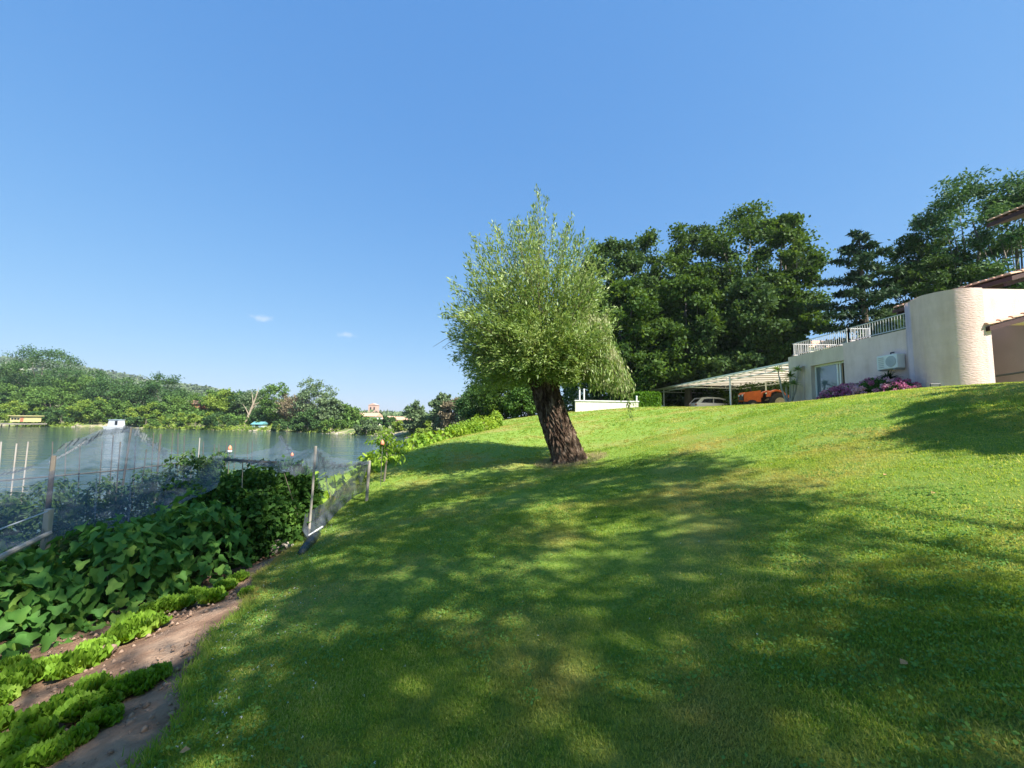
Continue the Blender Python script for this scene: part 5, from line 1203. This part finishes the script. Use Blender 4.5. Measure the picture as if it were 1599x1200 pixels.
# horizontal beam through the tomatoes
a = P(0, 750, 7.2); b = P(350, 714, 9.0)
tag(MB().tube([tuple(a+(a-b)*.2), tuple((a+b)/2+np.array((0, 0, -.05))), tuple(b)], .014, 6).build('support_rail', M['stake']), 'long thin dark rail running level through the tomato stakes', 'rail')
# wooden posts and rails at front left
def post(label, px, py, pyb, d, r_, mt, name='wooden_post', cap=True, base=None):
    top = P(px, py, d); zb = Hs(top[0], d)-.15; o = MB(); o.box(((top[0]), d, (top[2]+zb)/2), (r_*2, r_*1.6, top[2]-zb))
    return tag(o.build(name, M[mt], None, bevel=.008), label, 'post')
post('pale squared wooden post at the left among the cucumber leaves', 77, 795, 845, 4.9, .035, 'greywood')
a = P(77, 833, 4.86); b = P(-30, 885, 3.8); tag(MB().tube([tuple(a), tuple(b)], .028, 8).build('wooden_rail', M['greywood']), 'thick pale wooden rail below the net at the left edge', 'rail')
a = P(77, 798, 4.9); b = P(-30, 838, 3.9); tag(MB().tube([tuple(a), tuple(b)], .008, 6).build('thin_rod', M['grey']), 'thin grey rod above the thick rail at the left edge', 'rod')
tp = P(84, 712, 6.4); tag(MB().tube([(tp[0], 6.4, Hs(tp[0], 6.4)-.1), tuple(tp)], [.035, .03], 8).build('wooden_post', M['bark_grey']), 'dark weathered post inside the left part of the net', 'post')
# right-hand net: posts
pA = P(493, 697, 7.3); bA = G(481, 842); bA[2] = Hs(bA[0], bA[1]); 
tag(MB().tube([tuple(bA-np.array((0, 0, .2))), tuple((bA+pA)/2+np.array((.01, 0, 0))), tuple(pA)], [.022, .02, .024], 8).build('net_pole', M['greywood']), 'tall pale pole holding up the net at the end of the bean row', 'pole')
pC = P(577, 720, 9.3); bC = np.array((pC[0]-.03, 9.3, Hs(pC[0], 9.3)-.2))
tag(MB().tube([tuple(bC), tuple(pC)], [.036, .032], 8).build('net_pole', M['greywood']), 'short stout corner pole of the net beside the lawn', 'pole')
q0 = P(352, 718, 6.6); q1 = P(432, 722, 7.0)
tag(MB().tube([tuple(q0), tuple((q0+q1)/2-np.array((0, 0, .01))), tuple(q1)], [.02, .024, .016], 8).build('beam', M['stake']), 'dark bunched beam lying over the top of the beans', 'beam')
s0 = P(444, 740, 7.0); s1 = G(474, 835); tag(MB().tube([tuple(s0), tuple(s1)], .006, 5).build('bean_cane', M['deadwood']), 'thin pale cane leaning against the bean row', 'cane')
for (x0_, y0_, x1_, y1_, lab) in ((379, 722, 378, 765, 'short thin cane on top of the beans under the dark beam'),):
    tag(MB().tube([tuple(P(x0_, y0_, 6.8)), tuple(P(x1_, y1_, 6.8))], .008, 5).build('bean_cane', M['deadwood']), lab, 'cane')
# nets as sagging cloth between control curves
def cloth(rows, nu=60, nv=26, wr=.02, seed=0, fold=9):
    """rows: list of polylines (top to bottom), each a list of 3-D points"""
    r = np.random.default_rng(seed); R3 = []
    for row in rows:
        row = np.array(row); s = np.linspace(0, len(row)-1, nu); i = np.minimum(s.astype(int), len(row)-2); f = (s-i)[:, None]
        f = f*f*(3-2*f)*.5+f*.5; R3.append(row[i]*(1-f)+row[i+1]*f)
    R3 = np.array(R3); s = np.linspace(0, len(rows)-1, nv); i = np.minimum(s.astype(int), len(rows)-2); f = (s-i)[:, None, None]; V = R3[i]*(1-f)+R3[i+1]*f
    u = np.linspace(0, 1, nu)[None, :]; v = np.linspace(0, 1, nv)[:, None]
    w1 = np.sin(u*fold*6.28+v*3+r.uniform(0, 6))*wr+np.sin(u*fold*2.3*6.28-v*5)*wr*.45+np.sin(u*fold*4.7*6.28+v*9)*wr*.25
    V[:, :, 2] += w1*.8; V[:, :, 1] += w1; V[:, :, 0] += w1*.5
    idx = np.arange(nu*nv).reshape(nv, nu); F = np.stack([idx[:-1, :-1], idx[:-1, 1:], idx[1:, 1:], idx[1:, :-1]], -1).reshape(-1, 4)
    return V.reshape(-1, 3), F
def PP(l): return [P(*a) for a in l]
# left net: high arc over the tomatoes, falls behind and in front
V, F = cloth([PP([(-60, 742, 7.6), (0, 735, 7.8), (60, 726, 8.0), (110, 692, 8.2), (150, 674, 8.6), (195, 667, 9.0), (215, 675, 9.3), (250, 700, 9.6), (300, 712, 9.4), (352, 714, 9)]),
              PP([(-60, 752, 6.2), (0, 742, 6.4), (60, 730, 6.6), (110, 712, 6.9), (150, 700, 7.2), (195, 694, 7.5), (215, 698, 7.8), (250, 714, 8.2), (300, 722, 8.0), (352, 716, 7.2)]),
              PP([(-60, 800, 5.2), (0, 790, 5.3), (60, 780, 5.5), (110, 770, 5.8), (150, 765, 6.0), (195, 762, 6.2), (215, 762, 6.4), (250, 762, 6.6), (300, 758, 6.8), (345, 745, 6.9)]),
              PP([(-60, 905, 3.9), (0, 876, 4.2), (60, 846, 4.7), (110, 836, 5.0), (150, 830, 5.3), (195, 822, 5.5), (215, 815, 5.7), (250, 800, 6.0), (300, 780, 6.4), (340, 760, 6.6)])], 110, 60, .03, 1, 6)
n1 = tag(fast('crop_net', V, F, M['net'], None, True), 'blue grey netting draped over the tomato stakes at the left', 'net')
# folded double edge band along the top of the left net
def band(pts, w_, name, parent, seed):
    top = [np.array(p)+np.array((0, 0, w_/2)) for p in pts]; bot = [np.array(p)-np.array((0, .05, w_/2)) for p in pts]
    V, F = cloth([top, bot], 90, 8, .018, seed, 8); return fast(name, V, F, M['net_dense'], parent, True)
for pts, w_, sd_ in ((PP([(0, 742, 6.6), (30, 736, 6.8), (55, 728, 6.9)]), .05, 2), (PP([(95, 700, 7.4), (120, 690, 7.6), (140, 690, 7.8), (160, 676, 8.2), (193, 673, 8.6)]), .12, 3), (PP([(193, 670, 8.8), (212, 672, 9.2), (232, 688, 9.3), (250, 702, 9.3), (262, 712, 9.2)]), .14, 4), (PP([(80, 722, 7.0), (110, 706, 7.2), (135, 690, 7.4)]), .07, 5)):
    o = band(pts, w_, 'folded_edge', None, sd_); o.parent = n1
# right net: roof sheet beam -> pole -> corner, then curtain down along the lawn
V, F = cloth([PP([(352, 712, 7.6), (390, 708, 8.2), (425, 700, 8.6), (440, 682, 9.0), (452, 700, 8.8), (470, 706, 8.2), (493, 698, 7.4), (515, 712, 8.2), (540, 718, 9.0), (577, 720, 9.4)]),
              PP([(352, 719, 6.6), (390, 722, 6.8), (420, 724, 6.9), (440, 728, 7.0), (455, 726, 7.1), (475, 716, 7.2), (493, 703, 7.3), (520, 724, 7.9), (545, 726, 8.6), (577, 722, 9.3)]),
              PP([(352, 721, 6.5), (390, 724, 6.7), (420, 730, 6.8), (440, 738, 6.9), (460, 742, 7.0), (478, 742, 7.1), (492, 735, 7.2), (515, 744, 7.8), (540, 738, 8.4), (577, 724, 9.2)])], 110, 30, .02, 11, 7)
n2 = tag(fast('crop_net', V, F, M['net'], None, True), 'blue grey netting sagging from the tall pole to the short corner pole', 'net')
g0 = [G(x, y) for x, y in ((483, 846), (505, 826), (530, 798), (555, 775), (578, 764))]
up_ = []
for k, q in enumerate(g0): f = k/4; up_.append(q*(1-f**1.6)+pC*(f**1.6)+np.array((-.12, 0, .42*(1-f))))
mid = [(a+b)/2+np.array((-.06, 0, -.02)) for a, b in zip(g0, up_)]
V, F = cloth([up_, mid, [q+np.array((.0, 0, .02)) for q in g0]], 90, 24, .02, 12, 6)
o = fast('lawn_side_curtain', V, F, M['net_curtain'], n2, True)
o = fast('inner_sheet', *cloth([PP([(493, 700, 7.3), (500, 716, 7.5), (520, 722, 8.0), (577, 722, 9.3)]), PP([(495, 760, 7.4), (515, 772, 7.9), (530, 785, 8.3), (560, 768, 9.0)])], 60, 20, .02, 13, 4), M['net'], n2, True)
for pts, w_, sd_ in ((PP([(352, 717, 6.58), (390, 721, 6.78), (432, 726, 6.95)]), .05, 6), (PP([(437, 682, 9), (446, 690, 8.9), (455, 712, 8.4)]), .06, 7), (PP([(497, 705, 7.4), (508, 722, 7.8), (535, 728, 8.4), (575, 722, 9.3)]), .05, 8), (PP([(493, 730, 7.3), (525, 730, 8.0), (577, 723, 9.3)]), .035, 9)):
    band(pts, w_, 'folded_edge', n2, sd_)
# dark cloth bunched on the soil at the pole foot, white pipe
q = G(478, 862); c = []
mb = MB(); qa, qb = G(470, 868), G(496, 838)
mb.tube([tuple(qa+np.array((0, 0, .03))), tuple((qa+qb)/2+np.array((0, 0, .05))), tuple(qb+np.array((0, 0, .04)))], [.05, .08, .05], 10)
tag(mb.build('rolled_net', M['net_dense'], None, True), 'dark bundle of rolled netting at the foot of the tall pole', 'bundle')
qa, qb = G(482, 846), G(503, 832)
tag(MB().tube([tuple(qa+np.array((0, 0, .10))), tuple(qb+np.array((0, 0, .10)))], .014, 8).build('white_pipe', M['white']), 'short white pipe lying at the foot of the tall pole', 'pipe')
# orange and white scraps
def cone_thing(name, label, cat, px, py, d, s, mt, mt2=None):
    p = P(px, py, d); t = thing(name, label, cat, p)
    MB().lathe(tuple(p), (0, 0, 1), [(s*.5, 0), (s*.55, s*.3), (s*.45, s*.9), (s*.2, s*1.2), (s*.15, s*1.4)], 14).build('bottle', M[mt], t, True)
    zb = Hs(p[0], p[1]); MB().tube([(p[0], p[1], zb-.1), (p[0], p[1], p[2]+.02)], .008, 6).build('stick', M['stake'], t)
    if mt2: MB().lathe(tuple(p-np.array((0, 0, s*.8))), (0, 0, 1), [(s*.3, 0), (s*.6, s*.2), (s*.55, s*.75)], 14).build('cloth_wrap', M[mt2], t, True)
    return t
cone_thing('scarecrow_bottle', 'orange and white bottle scarer standing at the left end of the dark beam', 'bird scarer', 359, 703, 8.2, .065, 'pinkcup', 'white')
cone_thing('scarecrow_bottle', 'flat orange plastic scrap caught in the net left of the tall pole', 'bird scarer', 456, 713, 8.0, .05, 'pinkcup')
cone_thing('scarecrow_bottle', 'pinkish orange bottle on a stick beside the young fruit tree', 'bird scarer', 597, 695, 10.6, .09, 'pinkcup')
# young fruit tree
b = np.array((P(600, 745, 11.0)[0], 11.0, 0)); b[2] = Hs(b[0], b[1]); t = thing('young_fruit_tree', 'young fruit tree with drooping sunlit leaves just beyond the net', 'tree', b)
r = np.random.default_rng(66); mb = MB(); cs = []; ds = []
brs = [((606, 700), (612, 672)), ((600, 690), (575, 688)), ((604, 705), (622, 690)), ((600, 700), (590, 682)), ((604, 712), (628, 716)), ((601, 714), (588, 722)), ((603, 690), (604, 676))]
st_ = P(604, 690, 11); mb.tube([tuple(b), tuple((b+st_)/2+np.array((.03, 0, 0))), tuple(st_)], [.03, .022, .012], 7)
for (sx, sy), (tx, ty) in brs:
    s = P(sx, sy, 11); q = P(tx, ty, 11+r.uniform(-.4, .4)); m_ = (s+q)/2+np.array((0, 0, .06)); mb.tube([tuple(s), tuple(m_), tuple(q)], [.011, .008, .004], 5)
    n = 60; u = r.random((n, 1)); cs.append((1-u)**2*s+2*u*(1-u)*m_+u*u*q+r.normal(size=(n, 3))*.05); ds.append((q-s)*.6+r.normal(size=(n, 3))*.35+np.array((0, 0, -.6)))
mb.build('trunk', M['bark_grey'], t); cs = np.vstack(cs); ds = np.vstack(ds); n = len(cs); L_ = r.uniform(.09, .15, n)
fast('foliage', leafV(cs, ds, r.normal(size=(n, 3))*.7+np.array((0, 0, .8)), L_, L_*.4, .15), np.arange(n*4).reshape(n, 4), M['squash'], t)
# squash and leafy plants beyond the net and down the bank
SQ = [((-4.75, 9.9), .55, .5, .50, 70, 'squash', 'sunny yellow green squash plant seen through the net opening'), ((-4.9, 10.9), .6, .6, .65, 80, 'squash', 'squash plant in the corner behind the short pole'), ((-5.6, 10.0), .6, .6, .85, 80, 'cucumber', 'darker leafy squash behind the tall pole'),
      ((-5.6, 11.4), .7, .6, .95, 80, 'cucumber', 'large leaved dark squash beneath the sagging net'), ((-4.5, 11.8), .45, .5, .5, 70, 'squash', 'leafy plant at the foot of the young fruit tree'), ((-4.45, 12.9), .5, .6, .62, 90, 'squash', 'squash plant between the fruit tree and the lawn')]
SQ += [((float(edge(y_))+dx_, y_), .55, .75, hh_, 110, 'squash', lab_) for y_, dx_, hh_, lab_ in ((14.0, -.1, .62, 'trailing squash on the bank nearest the fruit tree'), (15.3, .0, .62, 'second trailing squash from the fruit tree along the bank crest'),
      (16.6, .15, .6, 'trailing squash halfway along the bank crest'), (17.9, .3, .6, 'trailing squash below the yellow shrubs on the bank crest'), (19.2, .3, .6, 'last trailing squash before the yellow shrubs'))]
for i, (loc, rx, ry, hh, n, mt, lab) in enumerate(SQ): cuc_plant(lab, 0, 0, rx, ry, hh, n, 680+i, L=.17, mt=mt, name='squash_plant', grp='squash plants on the bank', top=False, loc=loc)
# yellow green shrubs on the crest + dry grass
for i, (px, D, w_, hh, lab) in enumerate(((735, 20.2, .7, .7, 'lowest yellow green shrub on the bank crest, left'), (757, 21.2, .8, .75, 'second yellow green shrub on the bank crest'), (775, 22.5, .35, .9, 'small pointed yellow shrub on the bank crest'), (716, 19.5, .7, .6, 'small yellow shrub just above the squash leaves'))):
    x = (px-799.5)/FPX*D; zb = Hs(x, D); bush('yellow_shrub', lab, 'shrub', (x, D), (w_, w_, hh), 1600, .12, 'yellowshrub', 700+i, 'yellow shrubs on the crest', aspect=.5)
r = np.random.default_rng(90); n = 1500; y = r.uniform(19, 27, n); x = edge(y)+r.uniform(-1.2, .5, n)
tag(blades('dry_bank_grass', np.column_stack([x, y, H(x, y)]), np.full(n, .35), np.full(n, .03), 'drygrass', 91, per=6, spread=.12, lean=.6), 'tall dry grass along the crest left of the willow', 'grass', kind='stuff')
n = 5000; y = r.uniform(8.5, 45, n); x = edge(y)-r.uniform(.15, 7, n); k = H(x, y) > WZ; x, y = x[k], y[k]
tag(blades('river_bank_weeds', np.column_stack([x, y, H(x, y)-.02]), np.full(len(x), .32), np.full(len(x), .03), 'grass', 92, per=8, spread=.14, lean=.9), 'rough green weeds falling from the lawn to the river', 'weeds', kind='stuff')
n = 4000; y = r.uniform(-1, 9, n); x = -r.uniform(9.6, 13.5, n)
tag(blades('water_edge_weeds', np.column_stack([x, y, H(x, y)-.02]), np.full(len(x), .22), np.full(len(x), .03), 'grass', 93, per=8, spread=.14, lean=.9), 'rough weeds along the water behind the tomato plants', 'weeds', kind='stuff')

# lettuces
def lettuce_mesh(seed, hh=1.0):
    r = np.random.default_rng(seed); V = []; F = []
    for ring, (n, L_, el, w_) in enumerate(((10, .20, .15, .13), (10, .185, .42, .13), (9, .165, .72, .12), (8, .14, 1.0, .10), (7, .11, 1.25, .08), (5, .08, 1.45, .06))):
        for k in range(n):
            a = 6.283*(k+.5*ring)/n+r.normal()*.15; e = el+r.normal()*.12; L = L_*r.uniform(.8, 1.15); W = w_*r.uniform(.85, 1.2)
            d = np.array((math.cos(a)*math.cos(e), math.sin(a)*math.cos(e), math.sin(e))); s = np.array((-math.sin(a), math.cos(a), 0)); nn = np.cross(s, d); b = len(V); nu, nv = 13, 6; ph = r.uniform(0, 6)
            for j in range(nv):
                v = j/(nv-1)
                for i in range(nu):
                    u = i/(nu-1)*2-1; wv = W*.5*(.35+1.0*math.sin(min(1, v*1.1+.05)*2.2))
                    p = d*L*v*(1-.12*u*u*v)+s*u*wv+nn*(-.25*L*v*v+.35*wv*u*u)+nn*(math.sin(u*9+ph)*.016+math.sin(u*19+ph*2)*.014)*v*v*1.6+d*math.sin(u*13+ph)*.010*v
                    V.append(p)
            F += [(b+j*nu+i, b+j*nu+i+1, b+(j+1)*nu+i+1, b+(j+1)*nu+i) for j in range(nv-1) for i in range(nu-1)]
    return np.array(V)*hh, F
protos = []
for k in range(4):
    V, F = lettuce_mesh(800+k); protos.append((V, F))
LET = []
# row along the foot of the cucumbers
for px, py, s in ((372, 905, 1.0), (352, 918, .95), (385, 928, .9), (330, 935, 1.0), (305, 930, 1.05), (288, 945, .95), (262, 950, 1.1), (240, 975, 1.25), (212, 985, 1.25), (185, 1000, 1.1), (232, 955, 1.0), (128, 1038, 1.15), (100, 1052, 1.1), (75, 1045, .95), (38, 1062, 1.2), (10, 1080, 1.15), (-15, 1100, 1.0), (20, 1040, .9), (150, 1020, .95)):
    LET.append((px, py, s, 'near'))
for px, py, s in ((262, 1058, 1.0), (238, 1075, 1.1), (212, 1080, 1.0), (190, 1098, 1.05), (225, 1105, 1.0), (160, 1085, 1.0), (150, 1112, 1.1), (180, 1130, 1.05), (120, 1110, 1.0), (110, 1138, 1.1), (140, 1160, 1.05), (85, 1125, .95), (70, 1160, 1.1), (100, 1185, 1.05), (35, 1150, 1.0), (35, 1190, 1.1), (5, 1175, 1.0), (0, 1140, 1.0), (65, 1195, 1.0), (-20, 1200, 1.0)):
    LET.append((px, py, s, 'front'))
base_objs = {}
LETNEAR = ['frilly lettuce at the far end of the row along the cucumber vines', 'bright yellow green frilly lettuce in the middle of the row along the cucumber vines', 'frilly lettuce at the left end of the row along the cucumber vines']
LETFRONT = ['darker frilly lettuce at the far end of the front bed beside the bare soil', 'darker frilly lettuce in the middle of the front bed', 'darker frilly lettuce at the near left corner of the front bed']
LET = [l_ for j_, l_ in enumerate(LET) if not (l_[3] == 'front' and j_ % 5 == 3)]
for i, (px, py, s, row) in enumerate(LET):
    px = px-22 if row == 'front' else px; q = G(px, py); k = i % 4
    if row == 'near':
        o_ = ['right-most', 'second', 'third', 'fourth', 'fifth', 'sixth', 'seventh', 'eighth', 'ninth', 'tenth', 'eleventh', 'twelfth', 'thirteenth', 'fourteenth', 'fifteenth', 'sixteenth', 'seventeenth', 'eighteenth', 'left-most'][sorted([-a[0] for a in LET if a[3] == 'near']).index(-px)]
        lab = ('bright yellow green' if 130 < px < 270 else 'green')+' frilly lettuce, '+(o_+' from the right' if '-' not in o_ else o_)+', in the row along the cucumber vines'
    elif False: lab = LETNEAR[0 if px > 280 else 1 if px > 160 else 2]
    else: lab = LETFRONT[0 if px > 180 else 1 if px > 90 else 2]
    key = (k, row)
    if key not in base_objs:
        o = fast('lettuce', protos[k][0], protos[k][1], M['lettuce'] if row == 'near' else M['lettuce_dark'] if 'lettuce_dark' in M else M['lettuce'], None, True); base_objs[key] = o
    else:
        o = base_objs[key].copy(); COL.objects.link(o)
    o.location = (q[0], q[1], q[2]-.01); o.rotation_euler = (0, 0, i*1.7); s *= (.62, .72, .54, .78, .66)[i % 5]*(.9 if row == 'front' else 1); o.scale = (s, s, s*(.95, .8, 1.05)[i % 3])
    tag(o, lab, 'lettuce', 'frilly lettuces in the row along the cucumber vines' if row == 'near' else 'frilly lettuces in the front bed'+(', far part' if px > 180 else ', middle part' if px > 90 else ', near left part'))
# rocks, clods, fallen leaves
def rock(label, px, py, s, seed, mt='stone', name='rock'):
    r = np.random.default_rng(seed); q = G(px, py); bm = MB(); nu, nv = 18, 12; V = []
    for j in range(nv+1):
        th = math.pi*j/nv
        for i in range(nu):
            a = 2*math.pi*i/nu; d = np.array((math.sin(th)*math.cos(a), math.sin(th)*math.sin(a), math.cos(th)))
            k = 1+.22*math.sin(d[0]*4+seed)+.18*math.sin(d[1]*5+seed*2)+.12*math.sin(d[2]*7+d[0]*6)
            V.append(q+d*np.array(s)*k*.5+np.array((0, 0, s[2]*.2)))
    F = [(j*nu+i, j*nu+(i+1) % nu, (j+1)*nu+(i+1) % nu, (j+1)*nu+i) for j in range(nv) for i in range(nu)]
    return tag(bm.add(V, F).build(name, M[mt], None, True), label, 'rock')
rock('pale angular rock on the garden soil between beans and lawn', 438, 860, (.30, .24, .20), 3)
rock('small reddish stone among the sunlit lettuces', 166, 1018, (.12, .1, .07), 5, 'soilclod', 'stone')
rock('flat grey stone at the foot of the tall net pole', 462, 845, (.30, .22, .07), 8)
r = np.random.default_rng(95); n = 1700; y = r.uniform(1.3, 9.5, n); x = edge(y)-r.uniform(.02, 2.2, n); mb = MB()
for a, b in zip(x, y):
    s = r.uniform(.008, .035); z = Hs(a, b) if n < 0 else 0
zz = H(x, y)-.02; V = []; F = []
for a, b, z in zip(x, y, zz):
    s = r.uniform(.006, .03); k = len(V); p = np.array((a, b, z)); oc = [(1, 0, 0), (-1, 0, 0), (0, 1, 0), (0, -1, 0), (0, 0, .8), (0, 0, -.6)]
    V += [p+np.array(o_)*s*r.uniform(.7, 1.3) for o_ in oc]
    F += [(k, k+2, k+4), (k+2, k+1, k+4), (k+1, k+3, k+4), (k+3, k, k+4), (k+2, k, k+5), (k+1, k+2, k+5), (k+3, k+1, k+5), (k, k+3, k+5)]
tag(fast('soil_clods', V, F, M['soilclod']), 'small clods of earth scattered over the garden soil', 'soil clods', kind='stuff')
rl = np.random.default_rng(96)
for i, (px, py, lab) in enumerate(((279, 1188, 'fallen tan leaf on the grass at the bottom, right of the garden'), (1407, 1055, 'fallen tan leaf lying on the shaded lawn at the right'), (1455, 778, 'dry leaf on the sunny lawn at the right'), (1380, 748, 'pale dry leaf on the sunny lawn near the right shadow'))):
    q = G(px, py)+np.array((0, 0, .035)); V = leafV(q[None], np.array([[1, .3, .15]]), np.array([[.1, -.3, 1.]]), [.05], [.035], .25)
    tag(fast('fallen_leaf', V, [(0, 1, 2, 3)], M['dryleaf']), lab, 'leaf', 'fallen leaves on the lawn')
# ------------------------------------------------------------------ summer haze: one closed box of thin even air
hz = MB().box((-430, 565, 60), (1700, 1270, 136))
m = newmat('haze_air'); N, L = nodes(m); N.remove(N['Principled BSDF']); v = N.new('ShaderNodeVolumePrincipled')
v.inputs['Color'].default_value = (.80, .88, 1.0, 1); v.inputs['Density'].default_value = .00018; v.inputs['Anisotropy'].default_value = .2
L.new(v.outputs[0], N['Material Output'].inputs['Volume'])
tag(hz.build('haze', m), 'thin pale summer haze over the river', 'haze', kind='stuff')
